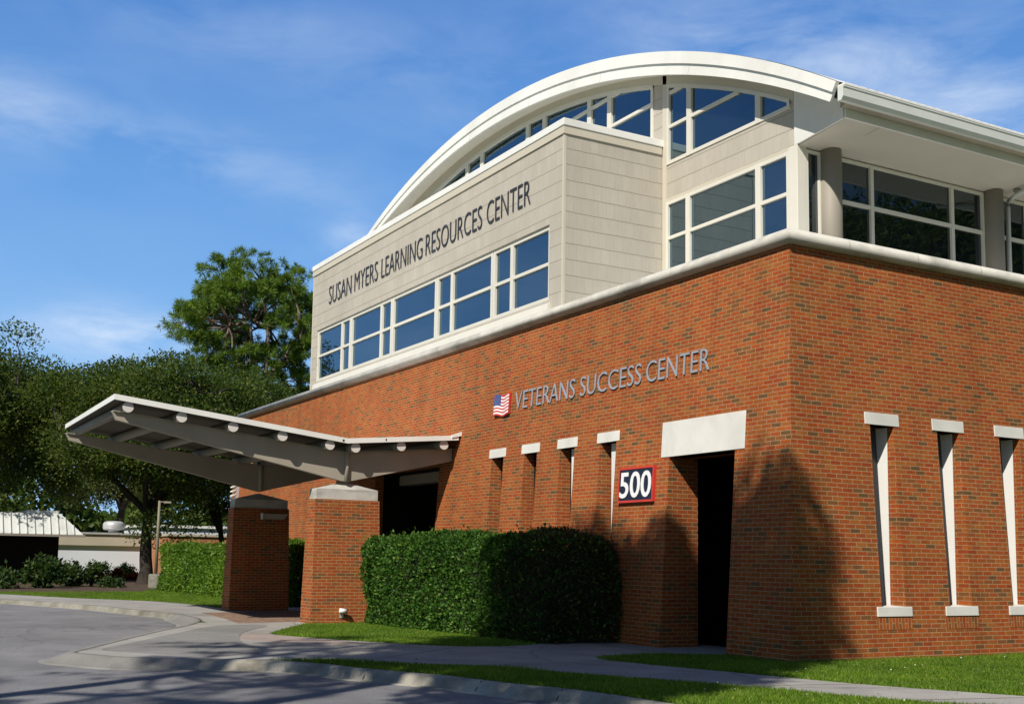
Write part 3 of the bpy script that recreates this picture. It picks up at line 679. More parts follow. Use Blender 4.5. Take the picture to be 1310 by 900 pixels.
t = MB(); t.box(XU - .25, XU - .08, 17.9, YB - .1, 6.3, 9.12); t.box(-26.2, XU - .2, YB - .3, YB - .1, 6.3, 10.5); t.box(-26.3, -26.1, YU + .1, YB - .1, 6.3, 9.95); t.build("rear_wall", TRIM, B)

# --- vaulted roof
xt = np.linspace(-27.55, -1.59, 72); xb = np.linspace(-27.55, -1.78, 72)
YR = 2.65
rf = MB(); SH = []
for i in range(len(xt) - 1):
    a, b_ = xt[i], xt[i+1]; za, zb = arcz(CT, a) + .012, arcz(CT, b_) + .012
    rf.face([(a, YR + .02, za), (b_, YR + .02, zb), (b_, YB + .4, zb), (a, YB + .4, za)], smooth=True)
ro = rf.build("roof", WHITE, B, recalc=False)
un = MB()                                                           # roof underside in the front overhang
for i in range(len(xb) - 1):
    a, b_ = xb[i], xb[i+1]; za, zb = arcz(CB, a) + .10, arcz(CB, b_) + .10
    un.face([(a, YR + .05, za), (b_, YR + .05, zb), (b_, YU + .02, zb), (a, YU + .02, za)], smooth=True)
un.build("front_soffit", FRAME, ro, recalc=False)
for (f0, f1, yo, nm) in ((0.0, .47, 0.0, "fascia"), (.475, 1.0, -.035, "fascia")):
    fa = MB()
    def pt(i, f, y):
        x = xb[i] * (1 - f) + xt[i] * f; z = arcz(CB, xb[i]) * (1 - f) + arcz(CT, xt[i]) * f; return (x, y, z)
    for i in range(len(xt) - 1):
        y0 = YR + yo; y1 = YR + .05
        fa.face([pt(i, f0, y0), pt(i+1, f0, y0), pt(i+1, f1, y0), pt(i, f1, y0)], smooth=True)
        fa.face([pt(i, f0, y0), pt(i, f0, y1), pt(i+1, f0, y1), pt(i+1, f0, y0)], smooth=True)
        fa.face([pt(i, f1, y0), pt(i, f1, y1), pt(i+1, f1, y1), pt(i+1, f1, y0)], smooth=True)
    e = len(xt) - 1
    fa.face([pt(e, f0, YR + yo), pt(e, f1, YR + yo), pt(e, f1, YR + .05), pt(e, f0, YR + .05)])
    o = fa.build(nm, WHITE, ro)
    md = o.modifiers.new("edge", 'EDGE_SPLIT'); md.split_angle = R_(40)
for k in range(6, len(xt) - 3, 9):
    t = MB(); P0, P1 = pt(k, .0, YR - .006), pt(k, .47, YR - .006)
    t.hexa([(P0[0], YR - .004, P0[2] + .01), (P0[0] + .01, YR - .004, P0[2] + .006), (P0[0] + .01, YR + .01, P0[2] + .006), (P0[0], YR + .01, P0[2] + .01), (P1[0], YR - .004, P1[2]), (P1[0] + .01, YR - .004, P1[2]), (P1[0] + .01, YR + .01, P1[2]), (P1[0], YR + .01, P1[2])]); t.build("panel_joint", SOFFIT, ro)
# --- boxed eave on the right side
sf = MB(); sf.prism([(XU - .04, 3.17, 9.145), (-1.9, 3.17, 9.287), (-1.9, 3.17, 9.31), (XU - .04, 3.17, 9.20)], (0, YB - 3.2, 0)); sfo = sf.build("eave_soffit", SOFFIT, B)
for y in (4.0, 8.9, 13.3):
    t = MB(); t.hexa([(XU + .1, y, 9.168), (-1.92, y, 9.281), (-1.92, y + .012, 9.281), (XU + .1, y + .012, 9.168), (XU + .1, y, 9.19), (-1.92, y, 9.30), (-1.92, y + .012, 9.30), (XU + .1, y + .012, 9.19)]); t.build("soffit_joint", COLUMN, sfo)
t = MB(); t.box(-1.905, -1.86, 3.118, YB, 9.275, 9.435); t.build("eave_board", STUCCO, B, bevel=.006)
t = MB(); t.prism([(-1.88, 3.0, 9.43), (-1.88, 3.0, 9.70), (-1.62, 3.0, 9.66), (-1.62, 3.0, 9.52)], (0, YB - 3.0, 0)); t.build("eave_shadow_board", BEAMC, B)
gp = MB(); xg = np.linspace(-1.93, -3.175, 10)
gp.prism([(-3.175, 3.12, 9.165), (-1.93, 3.12, 9.29)] + [(x, 3.12, arcz(CB, x) + .08) for x in xg], (0, .045, 0)); gp.build("gable_panel", STUCCO, B)
gt = MB()
gprof = [(-1.62, 9.40), (-1.535, 9.40), (-1.49, 9.46), (-1.49, 9.60), (-1.475, 9.625), (-1.475, 9.655), (-1.62, 9.655)]
gt.prism([(x, YR + .03, z) for x, z in gprof], (0, YB - YR, 0)); gto = gt.build("gutter", plain("gutter_paint", (.60, .62, .60), .45, .04, 1.5), B)
t = MB()
for y in np.arange(3.0, 15, .21): t.box(-1.60, -1.472, y, y + .09, 9.69, 9.705)
t.box(-1.66, -1.47, 2.70, YB, 9.657, 9.69); t.build("roof_edge", WHITE, gto)
ds = MB(); yd = 8.83
ds.tube([(-1.56, yd, 9.42), (-1.60, yd, 9.33), (-2.75, yd, 9.07), (-2.93, yd, 8.98), (-2.96, yd, 8.85), (-2.96, yd, 6.33)], .05, 12)
dso = ds.build("downspout", plain("downspout_paint", (.50, .53, .52), .5, .04, 2), B)
t = MB(); t.tube([(-2.72, yd, 9.08), (-2.72, yd, 9.19)], .045, 10); t.tube([(-2.72, yd, 9.14), (-2.72, yd, 9.17)], .075, 10); t.build("pipe_strap", COLUMN, dso)

# ------------------------------------------------------------------ letters, number sign, flag
def text_mesh(name, body, mat, P, u0, u1, z0, z1, depth, stretch=None, parent=None, emb=-.012):
    """word set in block capitals, fitted to u0..u1, z0..z1 on plane P(u,z,d)"""
    cu = bpy.data.curves.new(name, 'FONT'); cu.body = body; cu.size = 1.0; cu.offset = emb; cu.resolution_u = 4
    ob = bpy.data.objects.new(name, cu); COL.objects.link(ob); bpy.context.view_layer.update()
    me = bpy.data.meshes.new_from_object(ob.evaluated_get(bpy.context.evaluated_depsgraph_get()))
    bpy.data.objects.remove(ob)
    bm = bmesh.new(); bm.from_mesh(me)
    bmesh.ops.remove_doubles(bm, verts=bm.verts, dist=1e-5)
    r = bmesh.ops.extrude_face_region(bm, geom=bm.faces[:])
    ex = {v for v in r['geom'] if isinstance(v, bmesh.types.BMVert)}
    xs_ = [v.co.x for v in bm.verts]; ys_ = [v.co.y for v in bm.verts]
    ax, bx, ay, by = min(xs_), max(xs_), min(ys_), max(ys_)
    for v in bm.verts:
        u = u0 + (v.co.x - ax) / (bx - ax) * (u1 - u0); z = z0 + (v.co.y - ay) / (by - ay) * (z1 - z0)
        v.co = Vector(P(u, z, depth if v in ex else .012))
    bmesh.ops.recalc_face_normals(bm, faces=bm.faces)
    for f in bm.faces: f.smooth = False
    bm.to_mesh(me); bm.free()
    return link_mesh(name, me, mat, parent)
PW = lambda u, z, d: (u, K*z - d, z)
ls = thing("letter_sign", (-5.4, .28, 4.52), "grey metal raised letters reading VETERANS SUCCESS CENTER on brick", "sign")
for wd, a, b_ in (("VETERANS", -8.56, -6.24), ("SUCCESS", -6.04, -4.06), ("CENTER", -3.90, -2.165)):
    text_mesh("word", wd, GREYL, PW, a, b_, 4.525, 4.90, .028, parent=ls)
ls = thing("letter_sign", (-14.7, YB1, 9.07), "black raised letters reading SUSAN MYERS LEARNING RESOURCES CENTER on tan shingles", "sign")
for wd, a, b_ in (("SUSAN", -20.74, -18.93), ("MYERS", -18.68, -16.98), ("LEARNING", -16.72, -14.08), ("RESOURCES", -13.88, -10.84), ("CENTER", -10.60, -8.62)):
    text_mesh("word", wd, BLACKL, plA(YB1), a, b_, 9.05, 9.60, .025, parent=ls, emb=-.014)
ns = thing("number_sign", (-4.0, .17, 2.42), "navy sign with red border and white 500 left of the side doorway", "sign")
t = MB(); bar(t, PW, -4.49, -3.51, 2.455, 3.015, .0, .05); t.build("panel", NAVY, ns)
t = MB()
bar(t, PW, -4.52, -3.48, 2.425, 2.462, .0, .06); bar(t, PW, -4.52, -3.48, 3.008, 3.04, .0, .06); bar(t, PW, -4.52, -4.497, 2.462, 3.008, .0, .059); bar(t, PW, -3.515, -3.48, 2.462, 3.008, .0, .059); t.build("border", RED, ns)
PWd = lambda u, z, d: (u, K*z - .05 - d * .25, z)
text_mesh("digits", "500", SIGNW, PWd, -4.47, -3.54, 2.505, 2.965, .05, parent=ns, emb=.012)

fl = thing("flag_plaque", (-9.1, .28, 4.45), "small waving American flag plaque left of the grey letters", "flag")
def flag_pt(s, t_, d):
    u = -9.42 + .65 * s; z = 4.455 + .455 * t_ + .022 * math.sin(s * 7.2 + .4) + .03 * (.5 - s) * .5
    return PW(u, z, d + .03 + .014 * math.sin(s * 7.2 + 1.2))
fm = MB(); ns_ = 20
for r in range(13):
    for c in range(ns_):
        s0, s1 = c/ns_, (c+1)/ns_; canton = (r >= 6 and c < 8)
        mi = 2 if canton else (0 if r % 2 == 0 else 1)
        t0, t1 = r/13, (r+1)/13
        fm.face([flag_pt(s0, t0, .02), flag_pt(s1, t0, .02), flag_pt(s1, t1, .02), flag_pt(s0, t1, .02)], mi=mi, smooth=True)
for c in range(ns_):
    s0, s1 = c/ns_, (c+1)/ns_
    for tt in (0, 1): fm.face([flag_pt(s0, tt, .02), flag_pt(s1, tt, .02), flag_pt(s1, tt, -.03), flag_pt(s0, tt, -.03)], mi=0)
for s in (0, 1): fm.face([flag_pt(s, 0, .02), flag_pt(s, 1, .02), flag_pt(s, 1, -.03), flag_pt(s, 0, -.03)], mi=0)
fm.build("stripes", [RED, SIGNW, plain("flag_blue", (.03, .05, .20), .5, .05, 4)], fl, recalc=False)
st = MB()
for r in range(9):
    for c in range(6 if r % 2 == 0 else 5):
        s = (.033 + c * .062 + (0 if r % 2 == 0 else .031)); t_ = 6/13 + .035 + r * .0585
        pts = []
        for k in range(10):
            a = math.pi/2 + k * math.pi/5; q = .016 if k % 2 == 0 else .007
            pts.append(flag_pt(s + q*math.cos(a)*.7, t_ + q*math.sin(a), .024))
        st.face(pts)
st.build("stars", SIGNW, fl, recalc=False)

# ------------------------------------------------------------------ entrance canopy
C_ = thing("entrance_canopy", (-14.5, -2.4, 0), "butterfly entrance canopy with white roof edge on two brick piers", "canopy")
xe, xf = -11.0, -18.2
def zr(y, x):                                                       # top of the roof plate
    lift = .10 * (xe - x) / (xe - xf)
    return (3.95 + (-2.48 - y) * .1145 if y < -2.48 else 3.95 + (y + 2.48) * .090) + lift
yo_near, yo_far = -7.38, -7.17
rs = MB(); th = .11
sec = [("o",), (-2.52,), (.12,)]
def rp(x, y, dz): return (x, y, zr(y, x) + dz)
for (ya0, ya1) in (("o", -2.48), (-2.48, .20)):
    y0n = yo_near if ya0 == "o" else ya0; y0f = yo_far if ya0 == "o" else ya0
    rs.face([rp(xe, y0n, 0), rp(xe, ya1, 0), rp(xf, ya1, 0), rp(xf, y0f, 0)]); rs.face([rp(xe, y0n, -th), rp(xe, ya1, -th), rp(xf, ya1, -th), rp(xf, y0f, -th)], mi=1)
    rs.face([rp(xe, y0n, 0), rp(xe, ya1, 0), rp(xe, ya1, -th), rp(xe, y0n, -th)]); rs.face([rp(xf, y0f, 0), rp(xf, ya1, 0), rp(xf, ya1, -th), rp(xf, y0f, -th)])
rs.face([rp(xe, yo_near, 0), rp(xf, yo_far, 0), rp(xf, yo_far, -th), rp(xe, yo_near, -th)]); rs.face([rp(xe, .20, 0), rp(xf, .20, 0), rp(xf, .20, -th), rp(xe, .20, -th)])
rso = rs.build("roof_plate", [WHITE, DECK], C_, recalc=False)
t = MB(); t.hexa([(xe, .02, zr(.1, xe) - .06), (xe + .02, .02, zr(.1, xe) - .06), (xe + .02, .40, zr(.1, xe) + .03), (xe, .40, zr(.1, xe) + .03), (xe, .02, zr(.1, xe) + .01), (xe + .02, .02, zr(.1, xe) + .01), (xe + .02, .40, zr(.1, xe) + .14), (xe, .40, zr(.1, xe) + .14)]); t.box(xf, xe, .205, .28, zr(.1, xe) - .005, zr(.1, xe) + .012); t.build("wall_flashing", WHITE, rso)
for y_, z_, w_ in ((-2.60, 3.875, .04), (-1.60, 3.955, .025)):
    t = MB(); t.box(xe + .001, xe + .006, y_, y_ + w_, z_, z_ + .045); t.build("bolt_plate", BLACKL, rso)
def beam(x, tipy, lift):
    b = MB(); wt = .13; ye = .22
    top = lambda y: zr(y, xe) - .29 + lift
    prof = [(tipy, top(tipy)), (-2.36, top(-2.36)), (ye, top(ye)), (ye, top(ye) - .27), (-2.27, 3.05 + lift*.5), (-2.45, 3.05 + lift*.5), (tipy + .42, top(tipy) - .24), (tipy + .08, top(tipy) - .17)]
    b.prism([(x - wt/2, y, z) for y, z in prof], (wt, 0, 0))
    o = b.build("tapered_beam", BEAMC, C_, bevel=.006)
    s = MB()
    for (p, q) in zip(prof[0:2] + prof[1:2], prof[1:2] + prof[2:3] + prof[2:3]):
        if p == q: continue
        s.hexa([(x - .12, p[0], p[1] - .0), (x + .12, p[0], p[1] - .0), (x + .12, q[0], q[1] - .0), (x - .12, q[0], q[1] - .0), (x - .12, p[0], p[1] + .018), (x + .12, p[0], p[1] + .018), (x + .12, q[0], q[1] + .018), (x - .12, q[0], q[1] + .018)])
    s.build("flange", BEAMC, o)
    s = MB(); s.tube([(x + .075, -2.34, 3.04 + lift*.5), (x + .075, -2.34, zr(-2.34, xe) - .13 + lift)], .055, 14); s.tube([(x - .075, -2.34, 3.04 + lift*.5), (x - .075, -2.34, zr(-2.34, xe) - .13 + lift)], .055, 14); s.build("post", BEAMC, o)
beam(-11.43, -7.33, -.01); beam(-17.55, -7.24, .09)
for y in (-7.10, -6.04, -4.98, -3.92, -2.86, -2.27, -1.19, -.14):
    b = MB(); x0, x1 = -18.1, -11.07; z0, z1 = zr(y, x0) - .205, zr(y, x1) - .205
    y0 = y + (.14 if y < -7 else .0)
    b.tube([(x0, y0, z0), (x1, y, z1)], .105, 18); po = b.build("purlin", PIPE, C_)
    c = MB(); c.tube([(x1 - .001, y, z1), (x1 + .012, y, z1)], .107, 18); c.build("end_cap", PIPECAP, po)
def pier(x):
    x0, x1 = x - .33, x + .32; y0, y1 = -3.12, -1.53; zt = 2.64; kk = .03
    b = MB()
    c0 = [(x0, y0), (x1, y0), (x1, y1), (x0, y1)]; c1 = [(x0 + kk*zt, y0 + kk*zt*.7), (x1 - kk*zt, y0 + kk*zt*.7), (x1 - kk*zt, y1 - kk*zt*.7), (x0 + kk*zt, y1 - kk*zt*.7)]
    for i in range(4):
        j = (i + 1) % 4; a = c0[i]; d = c0[j]; e = c1[j]; f = c1[i]
        uo = 0 if i in (1, 3) else 3.37
        lu = lambda p: (p[0] if i in (0, 2) else p[1]) + uo
        b.face([(*a, -.05), (*d, -.05), (*e, zt), (*f, zt)], [(lu(a), -.03), (lu(d), -.03), (lu(e), zt + .02), (lu(f), zt + .02)])
    b.face([(*p, zt) for p in c1])
    po = b.build("brick_pier", BRICK, C_, recalc=False)
    q = MB(); m0 = [(p[0] + (.03 if p[0] < x else -.03), p[1] + (.03 if p[1] < -2.3 else -.03)) for p in c1]
    for i in range(4):
        j = (i + 1) % 4
        q.face([(*m0[i], zt), (*m0[j], zt), (*m0[j], zt + .225), (*m0[i], zt + .225)]); q.face([(*m0[i], zt + .225), (*m0[j], zt + .225), (x, -2.36, zt + .40)])
    q.build("cap", STONE, po)
pier(-11.52); pier(-17.55)
# fittings
sc = thing("wall_light", (-17.23, -2.0, 2.4), "slim pale wedge wall light on the shaded brick pier", "light")
t = MB(); t.hexa([(-17.27, -2.33, 2.36), (-17.15, -2.30, 2.36), (-17.15, -1.76, 2.36), (-17.27, -1.73, 2.36), (-17.27, -2.34, 2.50), (-17.12, -2.34, 2.50), (-17.12, -1.66, 2.50), (-17.27, -1.66, 2.50)]); t.build("housing", BEAMC, sc, bevel=.006)
t = MB(); t.box(-17.28, -17.11, -2.36, -2.338, 2.35, 2.51); t.build("bracket", PIPECAP, sc)
sp = thing("spotlight", (-11.17, -2.42, .2), "white bullet floodlight low on the sunlit brick pier", "light")
t = MB(); t.tube([(-11.13, -2.50, .27), (-11.10, -2.36, .255)], .05, 14); t.build("lamp_body", SIGNW, sp)
t = MB(); t.tube([(-11.10, -2.36, .255), (-11.095, -2.335, .252)], [.05, .046], 14); t.build("lens", BLACKL, sp)
t = MB(); t.tube([(-11.19, -2.42, .15), (-11.15, -2.42, .17), (-11.12, -2.43, .23)], .016, 8); t.box(-11.215, -11.185, -2.46, -2.38, .11, .19); t.build("bracket", GALV, sp)
wl = thing("wall_louver", (-28.1, .2, 3.3), "pale finned fixture on the brick at the far left wall end", "wall fixture")
t = MB(); t.box(-28.25, -28.05, .12, .26, 3.25, 4.1); t.build("backplate", GALV, wl)
t = MB()
for k in range(5): t.hexa([(-28.27, -.02, 3.32 + .15*k), (-28.03, -.02, 3.32 + .15*k), (-28.03, .12, 3.38 + .15*k), (-28.27, .12, 3.38 + .15*k), (-28.27, -.02, 3.36 + .15*k), (-28.03, -.02, 3.36 + .15*k), (-28.03, .12, 3.42 + .15*k), (-28.27, .12, 3.42 + .15*k)])
t.build("fin", WHITE, wl)

# ------------------------------------------------------------------ foliage
def leaf_mesh(name, P, D, U, ln, wd):
    """rhombic leaves: P base points, D long axis, U side axis (arrays)"""
    n = len(P); ln = np.asarray(ln).reshape(-1, 1); wd = np.asarray(wd).reshape(-1, 1)
    v = np.empty((n, 4, 3)); v[:, 0] = P; v[:, 1] = P + D*ln*.45 + U*wd*.5; v[:, 2] = P + D*ln; v[:, 3] = P + D*ln*.45 - U*wd*.5
    nrm = np.cross(D, U); v[:, 1] += nrm*wd*.12; v[:, 3] += nrm*wd*.12
    me = bpy.data.meshes.new(name); me.vertices.add(4*n); me.loops.add(4*n); me.polygons.add(n)
    me.vertices.foreach_set('co', v.reshape(-1).astype(np.float32)); me.loops.foreach_set('vertex_index', np.arange(4*n, dtype=np.int32))
    me.polygons.foreach_set('loop_start', np.arange(0, 4*n, 4, dtype=np.int32))
    me.update(calc_edges=True); me.validate(); return me
def unit(a): return a / np.maximum(np.linalg.norm(a, axis=-1, keepdims=True), 1e-9)
def frames(g, n, bias=None, k=0.0):
    D = unit(g.normal(size=(n, 3))); 
    if bias is not None: D = unit(D + k * bias)
    U = unit(np.cross(D, g.normal(size=(n, 3)))); return D, U

def tree_meshes(kind, seed, trunk_h, cz, rad, nclump, nleaf, leaf, crad, trunk_r, lean=(0, 0), flat=.35, multi=1):
    """a crown of leaf clumps carried by limbs; returns (branch mesh, leaf mesh) around the origin"""
    g = np.random.default_rng(seed); rx, ry, rz = rad
    c0 = np.array([lean[0], lean[1], cz])
    clumps = []
    ph = g.uniform(0, 6.28, 6)
    while len(clumps) < nclump:
        d = unit(g.normal(size=3)); r = g.uniform(.35, 1.0) ** (.5 if kind == 'oak' else .45)
        a = math.atan2(d[1], d[0]); lob = 1 + .16*math.sin(2*a + ph[0]) + .12*math.sin(3*a + ph[1]) + .12*math.sin(4*d[2]*2 + ph[2] + a)
        p = d * r * lob * np.array([rx, ry, rz])
        if p[2] < -flat * rz * (1.25 if kind == 'pine' else 1.0): 
            if g.random() > .12: continue
        if any(np.linalg.norm(p - q) < crad * .62 for q in clumps[-60:]): 
            if g.random() > .15: continue
        clumps.append(p)
    clumps = np.array(clumps) + c0
    br = MB()
    limbs = []
    bases = [np.array([0, 0, 0.])] if multi == 1 else [np.array([math.cos(k*2.4)*.35, math.sin(k*2.4)*.35, 0]) for k in range(multi)]
    nl = 7 if kind == 'oak' else 9
    for bi, b0 in enumerate(bases):
        top = np.array([lean[0]*.55 + b0[0]*3.2, lean[1]*.55 + b0[1]*3.2, trunk_h])
        path = [b0 + (top - b0)*t + np.array([g.normal()*.10, g.normal()*.10, 0])*trunk_h*.10*math.sin(t*3.1) for t in np.linspace(0, 1, 6)]
        path[0] = b0 - np.array([0, 0, .15])
        rr = [trunk_r*(1.45 - .0*k if k == 0 else 1.05 - .07*k) / (1 if multi == 1 else 1.5) for k in range(6)]
        br.tube(path, rr, 9, cap=False)
        if kind == 'pine':                                          # leader carries on into the crown
            end = c0 + np.array([0, 0, rz*.75]); pts = [top + (end - top)*t + g.normal(size=3)*.12 for t in np.linspace(0, 1, 6)]; pts[0] = top
            br.tube(pts, [rr[-1]*(1 - .16*k) for k in range(6)], 8, cap=False); limbs += [(p, rr[-1]*(1 - .16*k)) for k, p in enumerate(pts)]
        for k in range(max(3, nl // len(bases))):
            a = g.uniform(0, 6.28) if multi > 1 else k*2*math.pi/nl + g.normal()*.3
            el = g.uniform(-.1, .85)
            st_ = top if kind == 'oak' else limbs[-1 - int(g.integers(0, 5))][0]
            e = c0 + np.array([math.cos(a)*rx, math.sin(a)*ry, el*rz]) * g.uniform(.55, .75)
            mid = (st_ + e)/2 + np.array([0, 0, (.10 if kind == 'oak' else -.08)*rz]) + g.normal(size=3)*.25
            pts = [((1-t)**2)*st_ + 2*t*(1-t)*mid + t*t*e + g.normal(size=3)*.10*math.sin(t*3.14)*1.5 for t in np.linspace(0, 1, 7)]
            rad_ = [trunk_r*.52*(1 - .12*q) for q in range(7)]
            br.tube(pts, rad_, 7, cap=False); limbs += list(zip(pts[1:], rad_[1:]))
    LP = np.array([p for p, _ in limbs]); LR = [r for _, r in limbs]
    Ps = []; Ds = []; 
    for q in clumps:
        j = int(np.argmin(np.linalg.norm(LP - q, axis=1) + .15*np.maximum(LP[:, 2] - q[2], 0)))
        s_ = LP[j]; mid = (s_ + q)/2 + g.normal(size=3)*.18
        br.tube([s_, (s_ + mid)/2 + g.normal(size=3)*.06, mid, (mid + q)/2 + g.normal(size=3)*.08, q], [min(LR[j]*.6, .11), .07, .05, .035, .018], 5, cap=False)
        n = int(nleaf * g.uniform(.55, 1.45)); cr = crad * g.uniform(.7, 1.3)
        if kind == 'oak':
            o_ = unit(g.normal(size=(n, 3)) + np.array([0, 0, .45])) * (g.random((n, 1))**.30) * cr * np.array([1.2, 1.2, .78])
            Ps.append(q + o_ + g.normal(size=(n, 3))*.10); Ds.append(o_ / cr)
        else:                                                       # needle tufts on upturned shoots
            nt_ = 11; tu = unit(g.normal(size=(nt_, 3)) + np.array([0, 0, .55])) * cr * g.uniform(.45, 1.0, (nt_, 1)) * np.array([1.1, 1.1, .7])
            k = g.integers(0, nt_, n); d = unit(g.normal(size=(n, 3)) + unit(tu)[k]*.75)
            Ps.append(q + tu[k] + d*.02); Ds.append(d*9)
    P = np.concatenate(Ps); bias = np.concatenate(Ds); n = len(P)
    if kind == 'oak':
        D, U = frames(g, n, bias + np.array([0, 0, .25]), .9)
        lm = leaf_mesh("crown", P, D, U, leaf*g.uniform(.7, 1.35, n), leaf*.6*g.uniform(.7, 1.3, n))
    else:
        D, U = frames(g, n, bias, 1.0)
        lm = leaf_mesh("crown", P, D, U, leaf*g.uniform(.75, 1.3, n), np.full(n, leaf*.105))
    bme = br.mesh("trunk", recalc=False); return bme, lm
def plant_tree(name, tm, loc, rz, sc, lm, bmx, label, cat="tree", group=None, mats=None):
    o = thing(name, loc, label, cat, group, rz); o.scale = (sc, sc, sc) if not hasattr(sc, '__len__') else sc
    t = link_mesh("trunk", tm[0], bmx, o, False); c = link_mesh("crown", tm[1], lm, o, False)
    for ob, m in ((t, bmx), (c, lm)):
        ob.material_slots[0].link = 'OBJECT'; ob.material_slots[0].material = m
    return o

oakA = tree_meshes('oak', 11, 3.6, 7.4, (6.6, 6.6, 4.3), 190, 560, .155, 1.15, .34, multi=1)
oakB = tree_meshes('oak', 23, 3.0, 7.2, (6.0, 6.3, 4.5), 185, 540, .15, 1.1, .30, multi=3)
oakC = tree_meshes('oak', 37, 4.4, 8.2, (5.6, 5.4, 5.0), 165, 440, .155, 1.05, .32, flat=.6)
pineA = tree_meshes('pine', 52, 10.2, 15.6, (5.3, 6.7, 4.4), 205, 520, .38, .74, .30, flat=.75)
pineB = tree_meshes('pine', 61, 11.5, 16.0, (2.5, 2.5, 3.9), 60, 380, .36, .75, .24, flat=.9)
pineC = tree_meshes('pine', 71, 10.5, 15.2, (3.0, 3.0, 4.2), 22, 260, .34, .65, .24, flat=.9)
oakS = tree_meshes('oak', 83, 9.0, 13.6, (1.9, 1.9, 3.7), 70, 480, .20, .72, .20, flat=.95)
BG = "live oaks behind the car park"
plant_tree("oak_tree", oakA, (-45.5, 1.0, 0), .3, (.94, .94, .90), OAKL, BARK, "oak with a dark trunk rising behind the lamp post", group=BG)
plant_tree("oak_tree", oakB, (-49, 6.3, 0), 1.2, (.98, .98, .89), OAKL, BARK, "oak with several leaning stems above the bright hedge", group=BG)
plant_tree("oak_tree", oakB, (-53, 11.5, 0), 3.6, (.97, .97, .86), OAKG, BARKL, "greyish oak below the pine, next to the brick wall end", group=BG)
plant_tree("oak_tree", oakC, (-50, -8.4, 0), .9, (1.05, 1.05, .92), OAKL, BARK, "tallest oak at the left picture edge", group=BG)
plant_tree("oak_tree", oakA, (-73, -6.5, 0), 2.2, (1.35, 1.35, 1.2), OAKL, BARKL, "oak with spreading limbs directly above the white mansard roof", group=BG)
plant_tree("oak_tree", oakC, (-72, 5.0, 0), 4.0, 1.0, OAKG, BARK, "far oak standing behind the low white building", group=BG)
plant_tree("oak_tree", oakA, (-67, 16.5, 0), 5.0, .98, OAKL, BARK, "far oak half hidden by the building's left end", group=BG)
plant_tree("pine_tree", pineA, (-60.5, 11.2, 0), .4, 1.0, PINEL, BARKP, "tall pine with a rounded crown rising above the oaks", cat="tree")
# street trees behind the photographer: they throw the dappled shade and show in the glass
plant_tree("street_tree", oakS, (8.75, -15.1, -.15), 1.9, (.86, .86, 1.09), OAKL, BARK, "tall round headed street tree shading the brick corner, seen only by its shadow", cat="tree")
plant_tree("street_tree", oakS, (5.6, -15.2, -.15), 4.4, (1.0, 1.0, 1.10), OAKL, BARK, "tall round headed street tree shading the hedge end and doorway, seen only by its shadow", cat="tree")
plant_tree("pine_tree", pineC, (4.0, -17.6, -.15), 3.1, (.95, .95, .90), PINEL, BARKP, "street pine dappling the drive in front of the canopy, seen only by its shadow", cat="tree")
plant_tree("pine_tree", pineC, (9.6, -24.0, -.15), 5.2, 1.0, PINEL, BARKP, "street pine dappling the road at lower left, seen only by its shadow", cat="tree")
plant_tree("pine_tree", pineA, (-50, -27, -.15), 3.0, .80, PINEL, BARKP, "pine across the street, mirrored in the ribbon window", cat="tree")
plant_tree("oak_tree", oakC, (23, 38, 0), 2.7, (1.5, 1.5, 1.75), OAKL, BARK, "middle oak mirrored in the dark upper side windows", cat="tree")
plant_tree("oak_tree", oakA, (29, 50, 0), .7, (1.5, 1.5, 2.0), OAKL, BARK, "farther oak mirrored in the dark upper side windows", cat="tree")
plant_tree("oak_tree", oakB, (21, 27, 0), .2, (1.0, 1.0, 1.3), OAKL, BARK, "nearer oak mirrored low in the first upper side window", cat="tree")

# far belt of woodland closing the view under the oaks
g = np.random.default_rng(5); n = 26000
P = np.stack([-96 + g.normal(size=n)*3, g.uniform(-34, 60, n), g.random(n)**.8 * 9.5], 1); P[:, 2] *= .75 + .25*np.sin(P[:, 1]*.55) 
D, U = frames(g, n); o = link_mesh("far_wood", leaf_mesh("far_wood", P, D, U, g.uniform(.5, 1.0, n), g.uniform(.35, .6, n)), OAKL); tag(o, kind='stuff', label="far belt of dark woodland under the oaks", cat="woodland")

